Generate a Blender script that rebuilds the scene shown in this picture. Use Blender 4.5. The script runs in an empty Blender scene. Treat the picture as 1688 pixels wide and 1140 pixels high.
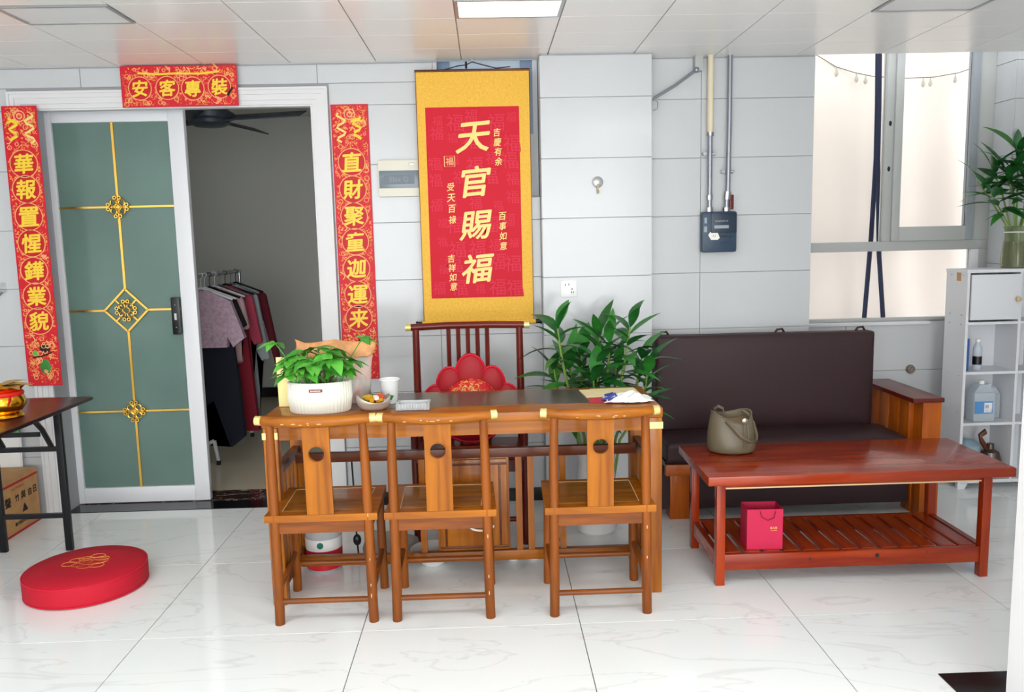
import bpy, bmesh, math, random
from mathutils import Vector, Matrix, Euler
random.seed(7)
sc = bpy.context.scene
C = sc.collection
PI = math.pi
# ------------------------------------------------------------------ camera
F, PITCH, YAW, ROLL, H = 1356.07, .130204, .028261, .0225667, 1.4109
FWD = Vector((math.sin(YAW)*math.cos(PITCH), math.cos(YAW)*math.cos(PITCH), -math.sin(PITCH)))
_r = Vector((math.cos(YAW), -math.sin(YAW), 0)); _d = FWD.cross(_r)
RGT = _r*math.cos(ROLL) + _d*math.sin(ROLL); DWN = -_r*math.sin(ROLL) + _d*math.cos(ROLL)
cam = bpy.data.cameras.new('camera'); cam.sensor_fit = 'HORIZONTAL'; cam.sensor_width = 36; cam.lens = F/1688*36
cam.clip_start = .02
co = bpy.data.objects.new('camera', cam); C.objects.link(co); sc.camera = co
m3 = Matrix((RGT, -DWN, -FWD)).transposed()
co.matrix_world = Matrix.Translation((0, 0, H)) @ m3.to_4x4()

def ray(u, v): return RGT*((u-844)/F) + DWN*((v-570)/F) + FWD
def wy(u, v, y):            # where a pixel's ray meets the plane y
    d = ray(u, v); t = y/d.y; return Vector((d.x*t, y, H+d.z*t))
def fl(u, v, z=0.):         # where a pixel's ray meets the level z
    d = ray(u, v); t = (z-H)/d.z; return Vector((d.x*t, d.y*t, z))
# ------------------------------------------------------------------ world, lights, exposure
w = bpy.data.worlds.new('world'); sc.world = w; w.use_nodes = True
bg = w.node_tree.nodes['Background']; bg.inputs[0].default_value = (.93, .96, 1, 1); bg.inputs[1].default_value = 1.55
LA = bpy.data.lights.new('fill_area', 'AREA'); LA.shape = 'RECTANGLE'; LA.size = 4.4; LA.size_y = 2.0; LA.energy = 115; LA.color = (.98, 1, 1)
lo = bpy.data.objects.new('added_front_fill', LA); C.objects.link(lo); lo.location = (-.1, -2.9, 1.25); lo.rotation_euler = (PI/2, 0, 0)  # invented soft fill from behind the viewer, its source is never seen
LAMP_ON = 1.9; FILL_REAR = 11.0
vs = sc.view_settings; vs.view_transform = 'Standard'; vs.look = 'None'; vs.gamma = 1; vs.use_curve_mapping = False; vs.exposure = .56
# ------------------------------------------------------------------ materials
def s2l(c):
    f = lambda x: x/12.92 if x <= .04045 else ((x+.055)/1.055)**2.4
    return tuple(f(x/255) for x in c[:3]) + (1,)
def P(name, col, rough=.5, metal=0., bump=0, bscale=60, trans=0, coat=0, emit=None, es=0, alpha=1, sss=0, ior=1.45, var=0, vscale=6):
    m = bpy.data.materials.new(name); m.use_nodes = True; nt = m.node_tree; b = nt.nodes['Principled BSDF']
    b.inputs['Base Color'].default_value = s2l(col); b.inputs['Roughness'].default_value = rough; b.inputs['Metallic'].default_value = metal
    b.inputs['Transmission Weight'].default_value = trans; b.inputs['Coat Weight'].default_value = coat; b.inputs['Coat Roughness'].default_value = .08
    b.inputs['IOR'].default_value = ior; b.inputs['Alpha'].default_value = alpha
    if emit: b.inputs['Emission Color'].default_value = s2l(emit); b.inputs['Emission Strength'].default_value = es
    if bump or var:
        tc = nt.nodes.new('ShaderNodeTexCoord')
    if bump:
        n = nt.nodes.new('ShaderNodeTexNoise'); n.inputs['Scale'].default_value = bscale; n.inputs['Detail'].default_value = 4
        bp = nt.nodes.new('ShaderNodeBump'); bp.inputs['Strength'].default_value = bump; bp.inputs['Distance'].default_value = .01
        nt.links.new(tc.outputs['Object'], n.inputs['Vector']); nt.links.new(n.outputs['Fac'], bp.inputs['Height']); nt.links.new(bp.outputs[0], b.inputs['Normal'])
    if var:
        n = nt.nodes.new('ShaderNodeTexNoise'); n.inputs['Scale'].default_value = vscale; n.inputs['Detail'].default_value = 5
        r = nt.nodes.new('ShaderNodeValToRGB'); c = s2l(col)
        r.color_ramp.elements[0].color = tuple(x*(1-var) for x in c[:3])+(1,); r.color_ramp.elements[1].color = tuple(min(1, x*(1+var)) for x in c[:3])+(1,)
        r.color_ramp.elements[0].position = .3; r.color_ramp.elements[1].position = .7
        nt.links.new(tc.outputs['Object'], n.inputs['Vector']); nt.links.new(n.outputs['Fac'], r.inputs[0]); nt.links.new(r.outputs[0], b.inputs['Base Color'])
    return m
_wood = {}
def wood(kind, axis):
    k = (kind, axis)
    if k in _wood: return _wood[k]
    c1, c2, rough, coat = {'honey': ((180, 106, 14), (134, 70, 9), .38, .1), 'desk': ((180, 106, 24), (132, 70, 14), .34, .2),
        'red': ((164, 56, 8), (124, 30, 6), .24, .3), 'orange': ((190, 98, 14), (158, 70, 8), .38, .15), 'dark': ((112, 56, 28), (78, 34, 16), .34, .2), 'post': ((150, 80, 20), (104, 52, 12), .36, .12),
        'maroon': ((112, 34, 24), (84, 22, 16), .34, .2), 'seat': ((160, 100, 22), (120, 68, 12), .25, .45)}[kind]
    m = P('wood_%s_%s' % k, c1, rough, coat=coat); m.node_tree.nodes['Principled BSDF'].inputs['Specular IOR Level'].default_value = .28; nt = m.node_tree; b = nt.nodes['Principled BSDF']
    tc = nt.nodes.new('ShaderNodeTexCoord'); mp = nt.nodes.new('ShaderNodeMapping'); n = nt.nodes.new('ShaderNodeTexNoise'); r = nt.nodes.new('ShaderNodeValToRGB')
    sc3 = [26., 26., 26.]; sc3['xyz'.index(axis)] = 2.2; mp.inputs['Scale'].default_value = sc3
    n.inputs['Scale'].default_value = 1.; n.inputs['Detail'].default_value = 7; n.inputs['Distortion'].default_value = .6
    r.color_ramp.elements[0].position = .32; r.color_ramp.elements[1].position = .66
    r.color_ramp.elements[0].color = s2l(c2); r.color_ramp.elements[1].color = s2l(c1)
    L = nt.links; L.new(tc.outputs['Object'], mp.inputs[0]); L.new(mp.outputs[0], n.inputs['Vector']); L.new(n.outputs['Fac'], r.inputs[0]); L.new(r.outputs[0], b.inputs['Base Color'])
    _wood[k] = m; return m
def marble(name, base, vein, rough, scale=1.6, amount=.5, coat=0):
    m = P(name, base, rough, coat=coat); nt = m.node_tree; b = nt.nodes['Principled BSDF']
    tc = nt.nodes.new('ShaderNodeTexCoord'); mp = nt.nodes.new('ShaderNodeMapping'); n = nt.nodes.new('ShaderNodeTexNoise'); r = nt.nodes.new('ShaderNodeValToRGB')
    mp.inputs['Rotation'].default_value = (0, 0, .5); mp.inputs['Scale'].default_value = (scale*.6, scale*2.2, scale)
    n.inputs['Scale'].default_value = 1.; n.inputs['Detail'].default_value = 9; n.inputs['Distortion'].default_value = 1.6
    e = r.color_ramp.elements; e[0].position = .485; e[0].color = s2l(base); e[1].position = .515; e[1].color = s2l(base)
    mid = e.new(.5); mid.color = tuple(a*(1-amount)+c*amount for a, c in zip(s2l(base), s2l(vein)))
    L = nt.links
    geo = nt.nodes.new('ShaderNodeNewGeometry')
    L.new(geo.outputs['Position'], mp.inputs[0]); L.new(mp.outputs[0], n.inputs['Vector']); L.new(n.outputs['Fac'], r.inputs[0]); L.new(r.outputs[0], b.inputs['Base Color'])
    return m
def print_red(name, thr=.53, scale=34):      # red paper printed all over with gold curls
    m = P(name, (214, 20, 32), .55); nt = m.node_tree; b = nt.nodes['Principled BSDF']; L = nt.links
    tc = nt.nodes.new('ShaderNodeTexCoord'); n = nt.nodes.new('ShaderNodeTexNoise'); n.inputs['Scale'].default_value = scale; n.inputs['Detail'].default_value = 1.5; n.inputs['Distortion'].default_value = 2.2
    n2 = nt.nodes.new('ShaderNodeTexNoise'); n2.inputs['Scale'].default_value = 16
    r = nt.nodes.new('ShaderNodeValToRGB'); e = r.color_ramp.elements
    e[0].position = thr; e[0].color = s2l((212, 16, 34)); e[1].position = thr+.02; e[1].color = s2l((240, 172, 88))
    q = e.new(thr+.10); q.color = s2l((236, 140, 66)); q2 = e.new(thr+.12); q2.color = s2l((196, 14, 28))
    r2 = nt.nodes.new('ShaderNodeValToRGB'); r2.color_ramp.elements[0].position = .42; r2.color_ramp.elements[1].position = .5
    mx = nt.nodes.new('ShaderNodeMix'); mx.data_type = 'RGBA'; mx.inputs[6].default_value = s2l((208, 16, 34))
    L.new(tc.outputs['Object'], n.inputs['Vector']); L.new(tc.outputs['Object'], n2.inputs['Vector']); L.new(n.outputs['Fac'], r.inputs[0]); L.new(n2.outputs['Fac'], r2.inputs[0])
    L.new(r2.outputs[0], mx.inputs[0]); L.new(r.outputs[0], mx.inputs[7]); L.new(mx.outputs[2], b.inputs['Base Color'])
    return m
M = {}
def D(k, *a, **kw): M[k] = P(k, *a, **kw)
D('white_paint', (238, 238, 238), .5); D('grout_floor', (96, 96, 92), .7); D('grout_wall', (168, 170, 174), .7)
D('wall_tile', (200, 202, 203), .16, var=.015, vscale=2); D('ceil_slab', (206, 205, 203), .6); D('ceil_panel', (247, 245, 242), .25)
M['floor_tile'] = marble('floor_tile', (244, 247, 246), (196, 196, 190), .07, 1.5, .28)
D('black_stone', (22, 24, 26), .12); M['brown_marble'] = marble('brown_marble', (58, 38, 30), (214, 200, 186), .12, 6, .9)
D('alu_white', (226, 227, 230), .35); D('casing', (222, 221, 221), .42); D('alu_grey', (178, 180, 177), .4); D('sash_grey', (150, 156, 160), .4); D('blue_alu', (120, 140, 165), .4, .2)
D('frosted', (118, 147, 138), .2, trans=.3, ior=1.4, var=.1, vscale=2.5); D('gold', (236, 190, 90), .25, 1.); D('brass', (232, 212, 136), .35, .5)
D('black_plastic', (16, 17, 20), .3); D('black_metal', (20, 20, 24), .35, .3); D('glass', (255, 255, 255), .0, trans=1., ior=1.05); D('skyglass', (190, 205, 218), .25)
D('steel', (170, 172, 176), .28, 1.); D('cream_pipe', (226, 214, 184), .4); D('grey_pipe', (150, 152, 160), .35, .6)
D('meter_blue', (40, 62, 84), .4); D('meter_dark', (28, 44, 62), .35); D('meter_lcd', (150, 165, 175), .3); D('sticker', (240, 238, 232), .5)
D('silk', (238, 184, 62), .55, bump=.25, bscale=400, var=.1, vscale=90); D('scroll_red', (206, 12, 42), .7); D('scroll_print', (216, 44, 70), .7)
D('scroll_gold', (246, 214, 122), .4); D('red_flat', (196, 12, 26), .55); D('red_edge', (205, 16, 46), .5); D('gold_print', (246, 206, 60), .45); D('peach_print', (246, 176, 120), .5)
M['print_red'] = print_red('print_red')
D('leather', (50, 27, 30), .58, bump=.12, bscale=300); D('bag_leather', (104, 94, 74), .42, bump=.1, bscale=220); D('bag_inside', (120, 98, 70), .6)
D('gift_red', (196, 24, 70), .5); D('gift_side', (140, 10, 44), .5); D('gift_cord', (120, 10, 36), .6); D('cream_strip', (230, 196, 150), .5)
D('cushion_red', (192, 12, 40), .75, bump=.2, bscale=300); D('satin_red', (168, 8, 26), .55); D('thread', (232, 170, 70), .5)
D('planter', (242, 240, 226), .5); D('soil', (50, 36, 26), .9); D('badge', (140, 70, 54), .5)
D('leaf_bright', (92, 178, 62), .4, var=.18, vscale=30); D('leaf_bright2', (66, 148, 48), .4, var=.18, vscale=30); D('leaf_dark', (34, 98, 40), .35, var=.25, vscale=20); D('leaf_mid', (52, 128, 48), .38, var=.2, vscale=20)
D('stem', (120, 150, 70), .5); D('trunk', (92, 72, 48), .8)
D('card_yellow', (246, 232, 160), .6); D('kraft', (200, 150, 96), .7, var=.12, vscale=14); D('kraft_red', (186, 40, 40), .6); D('ink', (40, 30, 26), .7)
D('clear', (250, 250, 250), .05, trans=1., ior=1.15); D('clear_bag', (240, 226, 214), .15, alpha=.45); D('tan_band', (226, 160, 104), .5, var=.2, vscale=30)
D('paper_white', (246, 246, 244), .6); D('paper_yellow', (238, 226, 170), .6); D('paper_red', (206, 50, 70), .6); D('blue_ink', (60, 70, 150), .6)
D('foil', (206, 192, 180), .3, .35); D('candy_gold', (226, 170, 40), .3, .3); D('candy_white', (240, 232, 214), .5); D('candy_red', (220, 70, 60), .45)
D('crystal', (246, 250, 252), .05, trans=.45, ior=1.45); D('inlay', (84, 76, 72), .28, coat=.2)
D('bucket_clear', (220, 226, 228), .15, alpha=.5); D('label_red', (206, 26, 44), .45); D('label_white', (240, 240, 238), .5); D('label_green', (30, 110, 84), .5)
D('ceramic', (244, 244, 242), .2); D('shelf_white', (228, 229, 232), .4); D('knob_tan', (206, 180, 140), .5)
D('bottle_blue', (56, 96, 168), .35); D('jug', (220, 230, 238), .25, alpha=.55); D('jug_label', (90, 150, 210), .5); D('water', (200, 214, 220), .05, trans=.8, ior=1.33); D('pot_dark', (96, 84, 76), .25, .6); D('tub_blue', (150, 178, 190), .4)
D('vase_glass', (214, 220, 190), .03, trans=.9, ior=1.25); D('vase_water', (150, 140, 74), .1, trans=.6, ior=1.33)
D('grey_wall', (226, 226, 220), .8); D('back_floor', (206, 196, 172), .2); D('fan_dark', (66, 72, 82), .4)
D('c_purple', (186, 158, 172), .85, var=.2, vscale=50); D('c_navy', (22, 26, 40), .9); D('c_black', (34, 32, 36), .9, var=.4, vscale=60); D('c_crimson', (140, 26, 44), .85); D('c_rose', (186, 70, 92), .85); D('c_pink', (206, 170, 172), .85); D('c_grey', (170, 178, 182), .85); D('c_wine', (96, 18, 34), .85)
D('tarp', (244, 232, 220), .8, var=.02, vscale=1.2); D('navy_strap', (40, 46, 74), .7); D('bulb', (196, 188, 172), .3); D('wire', (110, 100, 90), .6)
D('lamp_off', (236, 236, 236), .4); D('lamp_on', (255, 255, 255), .5, emit=(250, 253, 255), es=LAMP_ON); D('rear_fill', (255, 255, 255), .5, emit=(250, 253, 255), es=FILL_REAR); D('lamp_frame', (176, 178, 178), .35, .5)
D('ftable', (86, 40, 34), .3); D('beige', (226, 222, 206), .5); D('screen_grey', (112, 124, 134), .2); D('screen_dark', (84, 96, 106), .3); D('green_pack', (90, 170, 90), .5)
D('yellow_gold', (238, 176, 50), .16, 1.); D('ribbon_red', (220, 30, 34), .5); D('leaf_gold', (206, 172, 90), .35, .6); D('plug', (18, 18, 20), .4); D('grey_cloth', (158, 154, 150), .9); D('valve', (150, 140, 130), .3, .8)
# ------------------------------------------------------------------ mesh helpers
class B:
    def __init__(s): s.bm = bmesh.new()
    def box(s, c, size, rot=None, bev=0):
        m = Matrix.Translation(c)
        if rot: m = m @ (rot if isinstance(rot, Matrix) else Euler(rot).to_matrix().to_4x4())
        r = bmesh.ops.create_cube(s.bm, size=1, matrix=m @ Matrix.Diagonal((*size, 1)))
        if bev:
            es = list({e for v in r['verts'] for e in v.link_edges})
            bmesh.ops.bevel(s.bm, geom=es, offset=bev, segments=2, profile=.6, affect='EDGES', clamp_overlap=True)
        return s
    def bx(s, x0, x1, y0, y1, z0, z1, bev=0): return s.box(((x0+x1)/2, (y0+y1)/2, (z0+z1)/2), (abs(x1-x0), abs(y1-y0), abs(z1-z0)), None, bev)
    def bar(s, p, q, a, b=None, bev=0):       # square bar between two points
        p, q = Vector(p), Vector(q); d = q-p
        return s.box((p+q)/2, (a, b or a, d.length), d.to_track_quat('Z', 'Y').to_matrix().to_4x4(), bev)
    def cyl(s, p, q, r0, r1=None, n=16):
        return s.tube([p, q], r0, n, [1, (r1 if r1 is not None else r0)/r0])
    def tube(s, pts, r, n=8, prof=None, closed=False, flat=(1, 1), up=None):
        pts = [Vector(p) for p in pts]; N = len(pts); rings = []
        prev = None
        for i, p in enumerate(pts):
            a = pts[(i-1) % N] if (closed or i > 0) else p; b = pts[(i+1) % N] if (closed or i < N-1) else p
            t = (b-a).normalized()
            if prev is None:
                u = Vector(up) if up else (Vector((0, 0, 1)) if abs(t.z) < .9 else Vector((0, 1, 0)))
            else: u = prev
            u = (u-t*u.dot(t)); u = u.normalized() if u.length > 1e-6 else t.orthogonal().normalized(); prev = u; v = t.cross(u)
            k = r*(prof[i] if prof else 1)
            rings.append([s.bm.verts.new(p+(u*math.cos(2*PI*j/n)*flat[0]+v*math.sin(2*PI*j/n)*flat[1])*k) for j in range(n)])
        for i in range(N if closed else N-1):
            A, Bq = rings[i], rings[(i+1) % N]
            for j in range(n): s.bm.faces.new((A[j], A[(j+1) % n], Bq[(j+1) % n], Bq[j]))
        if not closed:
            s.bm.faces.new(list(reversed(rings[0]))); s.bm.faces.new(rings[-1])
        return s
    def lathe(s, prof, c=(0, 0, 0), n=24, sx=1, sy=1, ribs=0, nrib=0):
        c = Vector(c); rings = []
        for r, z in prof:
            rings.append([s.bm.verts.new(c+Vector((sx*(r+(ribs*math.cos(nrib*2*PI*j/n) if r > 1e-4 else 0))*math.cos(2*PI*j/n), sy*(r+(ribs*math.cos(nrib*2*PI*j/n) if r > 1e-4 else 0))*math.sin(2*PI*j/n), z))) for j in range(n)])
        for A, Q in zip(rings, rings[1:]):
            for j in range(n): s.bm.faces.new((A[j], A[(j+1) % n], Q[(j+1) % n], Q[j]))
        if prof[0][0] > 1e-4: s.bm.faces.new(list(reversed(rings[0])))
        if prof[-1][0] > 1e-4: s.bm.faces.new(rings[-1])
        bmesh.ops.remove_doubles(s.bm, verts=s.bm.verts, dist=1e-5)
        return s
    def prism(s, poly, y0, y1, plane='xz'):   # polygon extruded along the third axis
        mk = {'xz': lambda a, b, t: (a, t, b), 'xy': lambda a, b, t: (a, b, t), 'yz': lambda a, b, t: (t, a, b)}[plane]
        A = [s.bm.verts.new(mk(a, b, y0)) for a, b in poly]; Q = [s.bm.verts.new(mk(a, b, y1)) for a, b in poly]
        n = len(poly); f1 = s.bm.faces.new(A); f2 = s.bm.faces.new(list(reversed(Q)))
        for i in range(n): s.bm.faces.new((A[(i+1) % n], A[i], Q[i], Q[(i+1) % n]))
        bmesh.ops.triangulate(s.bm, faces=[f for f in (f1, f2) if len(f.verts) > 4])
        return s
    def ball(s, c, r, sc3=(1, 1, 1), seg=16, rot=None):
        m = Matrix.Translation(c)
        if rot: m = m @ Euler(rot).to_matrix().to_4x4()
        bmesh.ops.create_uvsphere(s.bm, u_segments=seg, v_segments=max(6, seg//2), radius=r, matrix=m @ Matrix.Diagonal((*sc3, 1)))
        return s
    def torus(s, c, R, r, n=32, m=6, plane='xz', sx=1, sz=1):
        c = Vector(c); f = {'xz': lambda a, b: Vector((a, 0, b)), 'xy': lambda a, b: Vector((a, b, 0)), 'yz': lambda a, b: Vector((0, a, b))}[plane]
        return s.tube([c+f(R*sx*math.cos(2*PI*i/n), R*sz*math.sin(2*PI*i/n)) for i in range(n)], r, m, closed=True, up={'xz': (0, 1, 0), 'xy': (0, 0, 1), 'yz': (1, 0, 0)}[plane])
    def mesh(s, smooth=True, ang=40):
        bmesh.ops.recalc_face_normals(s.bm, faces=s.bm.faces)
        me = bpy.data.meshes.new('m'); s.bm.to_mesh(me); s.bm.free()
        if smooth:
            for p in me.polygons: p.use_smooth = True
            me.set_sharp_from_angle(angle=math.radians(ang))
        return me
    def build(s, name, mat, parent=None, smooth=True, ang=40, **kw):
        me = s.mesh(smooth, ang); me.name = name; me.materials.append(mat if not isinstance(mat, str) else M[mat])
        o = bpy.data.objects.new(name, me); C.objects.link(o); o.parent = parent
        for k, v in kw.items(): o[k] = v
        return o
def inst(name, me, parent, loc=(0, 0, 0), rot=(0, 0, 0), scale=(1, 1, 1)):
    o = bpy.data.objects.new(name, me); C.objects.link(o); o.parent = parent; o.location = loc
    if isinstance(rot, Matrix): o.rotation_euler = rot.to_euler()
    else: o.rotation_euler = rot
    o.scale = scale; return o
def T(name, label, cat, loc=(0, 0, 0), rz=0, group=None):
    o = bpy.data.objects.new(name, None); C.objects.link(o); o.empty_display_size = .05; o.location = loc; o.rotation_euler = (0, 0, rz)
    o['label'] = label; o['category'] = cat
    if group: o['group'] = group
    return o
def tag(o, label, cat, group=None):
    o['label'] = label; o['category'] = cat
    if group: o['group'] = group
    return o
def struct(o, label=None):
    o['kind'] = 'structure'
    if label: o['label'] = label
    return o
def SE(name, label=None, loc=(0, 0, 0)):
    o = bpy.data.objects.new(name, None); C.objects.link(o); o.location = loc; return struct(o, label)
_glyph = {}
def glyph_mesh(ch, off):
    k = (ch, off)
    if k not in _glyph:
        c = bpy.data.curves.new('g', 'FONT'); c.body = ch; c.resolution_u = 3; c.offset = off; c.align_x = 'LEFT'
        o = bpy.data.objects.new('g', c); C.objects.link(o); bpy.context.view_layer.update()
        me = bpy.data.meshes.new_from_object(o.evaluated_get(bpy.context.evaluated_depsgraph_get()))
        bpy.data.objects.remove(o); bpy.data.curves.remove(c)
        xs = [v.co.x for v in me.vertices] or [0, 1]; ys = [v.co.y for v in me.vertices] or [0, 1]
        _glyph[k] = (me, (min(xs), max(xs), min(ys), max(ys)))
    return _glyph[k]
def letters(name, items, mat, parent, bold=0., depth=.0006, to=None, split=False, kind=None):
    """items: (text, cx, cz, height, slant, aspect); flat print in the local xz plane facing -y, or placed by the matrix to"""
    res = []
    for grp in ([[i] for i in items] if split else [items]):
        bm = bmesh.new()
        for it in grp:
            tx, cx, cz, h = it[:4]; sl = it[4] if len(it) > 4 else 0; asp = it[5] if len(it) > 5 else 1
            me, (x0, x1, y0, y1) = glyph_mesh(tx, 0); k = h/max(1e-6, (y1-y0)); e = bold*h
            for n_, (ox, oz) in enumerate([(0, 0)]+([(e, 0), (-e, 0), (0, e), (0, -e), (e*.7, e*.7), (-e*.7, -e*.7)] if bold else [])):
                n0 = len(bm.verts); bm.from_mesh(me); bm.verts.ensure_lookup_table()
                for v in bm.verts[n0:]:
                    a = (v.co.x-(x0+x1)/2)*k*asp; b = (v.co.y-(y0+y1)/2)*k
                    v.co = Vector((cx+a+sl*b+ox, -depth-.00004*n_, cz+b+a*sl*.5+oz))
        for f in bm.faces:
            if f.normal.y > 0: f.normal_flip()
        if to:
            for v in bm.verts: v.co = to @ v.co
        me = bpy.data.meshes.new(name); bm.to_mesh(me); bm.free(); me.materials.append(M[mat])
        o = bpy.data.objects.new(name, me); C.objects.link(o); o.parent = parent; res.append(o)
        if kind: o['kind'] = kind
    return res[0]
def leaf_mesh(name, L, W, droop, mat, fold=.25, power=.8, seg=7, thick=.0009):
    bm = bmesh.new(); rows = []
    for i in range(seg+1):
        t = i/seg; wd = W*math.sin(PI*min(1, t**power))*.5 + (.0006 if 0 < i < seg else 0); x = L*t*(1-.12*droop*t); z = -L*droop*t*t*.5
        rows.append([bm.verts.new((x, -wd, z+fold*wd)), bm.verts.new((x, 0, z)), bm.verts.new((x, wd, z+fold*wd))] if 0 < i < seg else [bm.verts.new((x, 0, z))])
    for A, Q in zip(rows, rows[1:]):
        if len(A) == 1: bm.faces.new((A[0], Q[0], Q[1])); bm.faces.new((A[0], Q[1], Q[2]))
        elif len(Q) == 1: bm.faces.new((A[0], Q[0], A[1])); bm.faces.new((A[1], Q[0], A[2]))
        else: bm.faces.new((A[0], Q[0], Q[1], A[1])); bm.faces.new((A[1], Q[1], Q[2], A[2]))
    bmesh.ops.recalc_face_normals(bm, faces=bm.faces)
    me = bpy.data.meshes.new(name); bm.to_mesh(me); bm.free(); me.materials.append(M[mat])
    for p in me.polygons: p.use_smooth = True
    return me
def aim(az, el, roll=0): return Matrix.Rotation(az, 3, 'Z') @ Matrix.Rotation(-el, 3, 'Y') @ Matrix.Rotation(roll, 3, 'X')
# ------------------------------------------------------------------ the room
W = 4.33; WB = 4.64; CZ = 2.305; XL, XR, YF = -2.95, 3.05, -3.0; XB = 2.87
fo = struct(B().bx(XL, XR, YF, W, -.05, -.003).build('floor', 'grout_floor', smooth=False), 'glossy pale marble tiled floor')
xs = [XL] + [-.491+.8*k for k in range(-3, 5) if XL < -.491+.8*k < XR] + [XR]
ys = [2.862-.695*k for k in range(8, 0, -1)] + [2.862, 3.557, 4.335]; ys[0] = YF
_tm = {}
def tile_inst(parent, name, x0, x1, y0, y1, z0, z1, mat, bev=.0008):
    k = (round(x1-x0, 4), round(y1-y0, 4), round(z1-z0, 4), mat)
    if k not in _tm:
        me = B().box((0, 0, 0), (x1-x0, y1-y0, z1-z0), None, bev).mesh(False); me.materials.append(M[mat]); me.name = name; _tm[k] = me
    return inst(name, _tm[k], parent, ((x0+x1)/2, (y0+y1)/2, (z0+z1)/2))
g = .0015
for a, b in zip(xs, xs[1:]):
    for c, d in zip(ys, ys[1:]): tile_inst(fo, 'tile', a+g, b-g, c+g, d-g, -.012, 0, 'floor_tile')
tile_inst(fo, 'tile', BX0+.002 if 0 else 1.715, XR, 4.337, 4.66, -.012, 0, 'floor_tile'); struct(B().bx(1.713, XR, W, 4.7, -.05, -.012).build('floor_bay', 'grout_floor', smooth=False), 'floor under the window bay')
# back wall with openings: door, small window behind the scroll, window bay
DX0, DX1, DZ = -2.288, -.863, 2.107
WX0, WX1, WZ0 = -.227, .286, 1.62
BX0 = 1.713
wb = B()
wb.bx(XL, DX0, W, 4.6, 0, 2.6).bx(DX0, DX1, W, W+.05, DZ, 2.6).bx(DX1, WX0, W, 4.6, 0, 2.6).bx(WX0, WX1, W, 4.6, 0, WZ0).bx(WX1, BX0, W, 4.6, 0, 2.6).bx(WX0, WX1, W, 4.6, 2.45, 2.6)
wall = struct(wb.build('wall_back', 'grout_wall', smooth=False), 'white tiled back wall')
zrow = [.022] + [2.0975-.2965*k for k in range(6, -1, -1)] + [2.3]
zrow = [.0] + [z for z in zrow if z > .1]
holes = [(DX0-.09, DX1+.085, 0, DZ+.1), (WX0, WX1, WZ0, 2.6)]
def cut(r, hs):
    out = [r]
    for hx0, hx1, hz0, hz1 in hs:
        nxt = []
        for (a, b, c, d) in out:
            if hx1 <= a or hx0 >= b or hz1 <= c or hz0 >= d: nxt.append((a, b, c, d)); continue
            if hz0 > c: nxt.append((a, b, c, hz0))
            if hz1 < d: nxt.append((a, b, hz1, d))
            lo, hi = max(c, hz0), min(d, hz1)
            if hx0 > a: nxt.append((a, hx0, lo, hi))
            if hx1 < b: nxt.append((hx1, b, lo, hi))
        out = nxt
    return [q for q in out if q[1]-q[0] > .012 and q[3]-q[2] > .012]
xw = [XL, -2.61, -2.01, -1.42, -.831, -.25, WX1]
for a, b in zip(xw, xw[1:]):
    for c, d in zip(zrow, zrow[1:]):
        for q in cut((a, b, c, d), holes): tile_inst(wall, 'tile', q[0]+g, q[1]-g, W-.008, W, q[2]+g, q[3]-g, 'wall_tile')
xw = [.843, 1.123, BX0]
for a, b in zip(xw, xw[1:]):
    for c, d in zip(zrow, zrow[1:]): tile_inst(wall, 'tile', a+g, b-g, W-.008, W, c+g, d-g, 'wall_tile')
# column
COLY = 4.2
col = struct(B().bx(.292, .838, COLY+.006, W-.001, 0, CZ).build('wall_column', 'grout_wall', smooth=False), 'white tiled column between sofa and scroll')
for c, d in zip(zrow, zrow[1:]):
    tile_inst(col, 'tile', .286, .843, COLY, COLY+.006, c+g, d-g, 'wall_tile')
    tile_inst(col, 'tile', .286, .292, COLY+.007, W-.01, c+g, d-g, 'wall_tile')
    tile_inst(col, 'tile', .838, .844, COLY+.007, W-.01, c+g, d-g, 'wall_tile')
# window bay
bay = struct(B().bx(BX0, XB, WB, WB+.12, 0, .885).build('wall_bay', 'grout_wall', smooth=False), 'white wall under the bright window')
for a, b in ((BX0, 2.05), (2.05, 2.65), (2.65, XB)):
    for c, d in ((0, .02), (.02, .3185), (.3185, .604), (.604, .885)):
        if d-c > .1: tile_inst(bay, 'tile', a+g, b-g, WB-.008, WB, c+g, d-g, 'wall_tile')
wr = struct(B().bx(XR, XR+.1, YF, WB+.12, 0, 2.75).build('wall_right', 'grout_wall', smooth=False), 'white side wall right of the window')
rv = struct(B().bx(XB+.006, XR, 4.498, WB+.12, 0, 2.75).build('wall_reveal', 'grout_wall', smooth=False), 'tiled pier right of the window')
for c, d in zip(zrow, zrow[1:]+[2.6]): tile_inst(rv, 'tile', XB, XB+.006, 4.49, WB+.1, c+g, d-g, 'wall_tile'); tile_inst(rv, 'tile', XB+.007, XR-.01, 4.49, 4.498, c+g, d-g, 'wall_tile')
for i in range(4):
    y1 = 4.48-.6*i; y0 = y1-.6
    for c, d in zip(zrow, zrow[1:]): tile_inst(wr, 'tile', XR-.008, XR, y0+g, y1-g, c+g, d-g, 'wall_tile')
struct(B().bx(XL-.1, XL, YF, 4.6, 0, 2.6).build('wall_left', 'wall_tile', smooth=False), 'left side wall')
pil = struct(B().bx(1.478, 1.78, 1.7, 2.2, 0, CZ).build('wall_pier', 'white_paint', smooth=False), 'white wall end at the right edge of the picture')
struct(B().bx(1.406, 1.478, 1.3, 2.427, 0, .003).bx(1.478, 1.78, 2.2, 2.427, 0, .003).build('trim_1', 'black_stone', smooth=False), 'black stone floor border at the wall end')
wf = B(); wf.bx(XL, -2.4, YF-.15, YF, 0, 2.6).bx(2.3, XR, YF-.15, YF, 0, 2.6).bx(-2.4, 2.3, YF-.15, YF, 2.25, 2.6)
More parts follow.
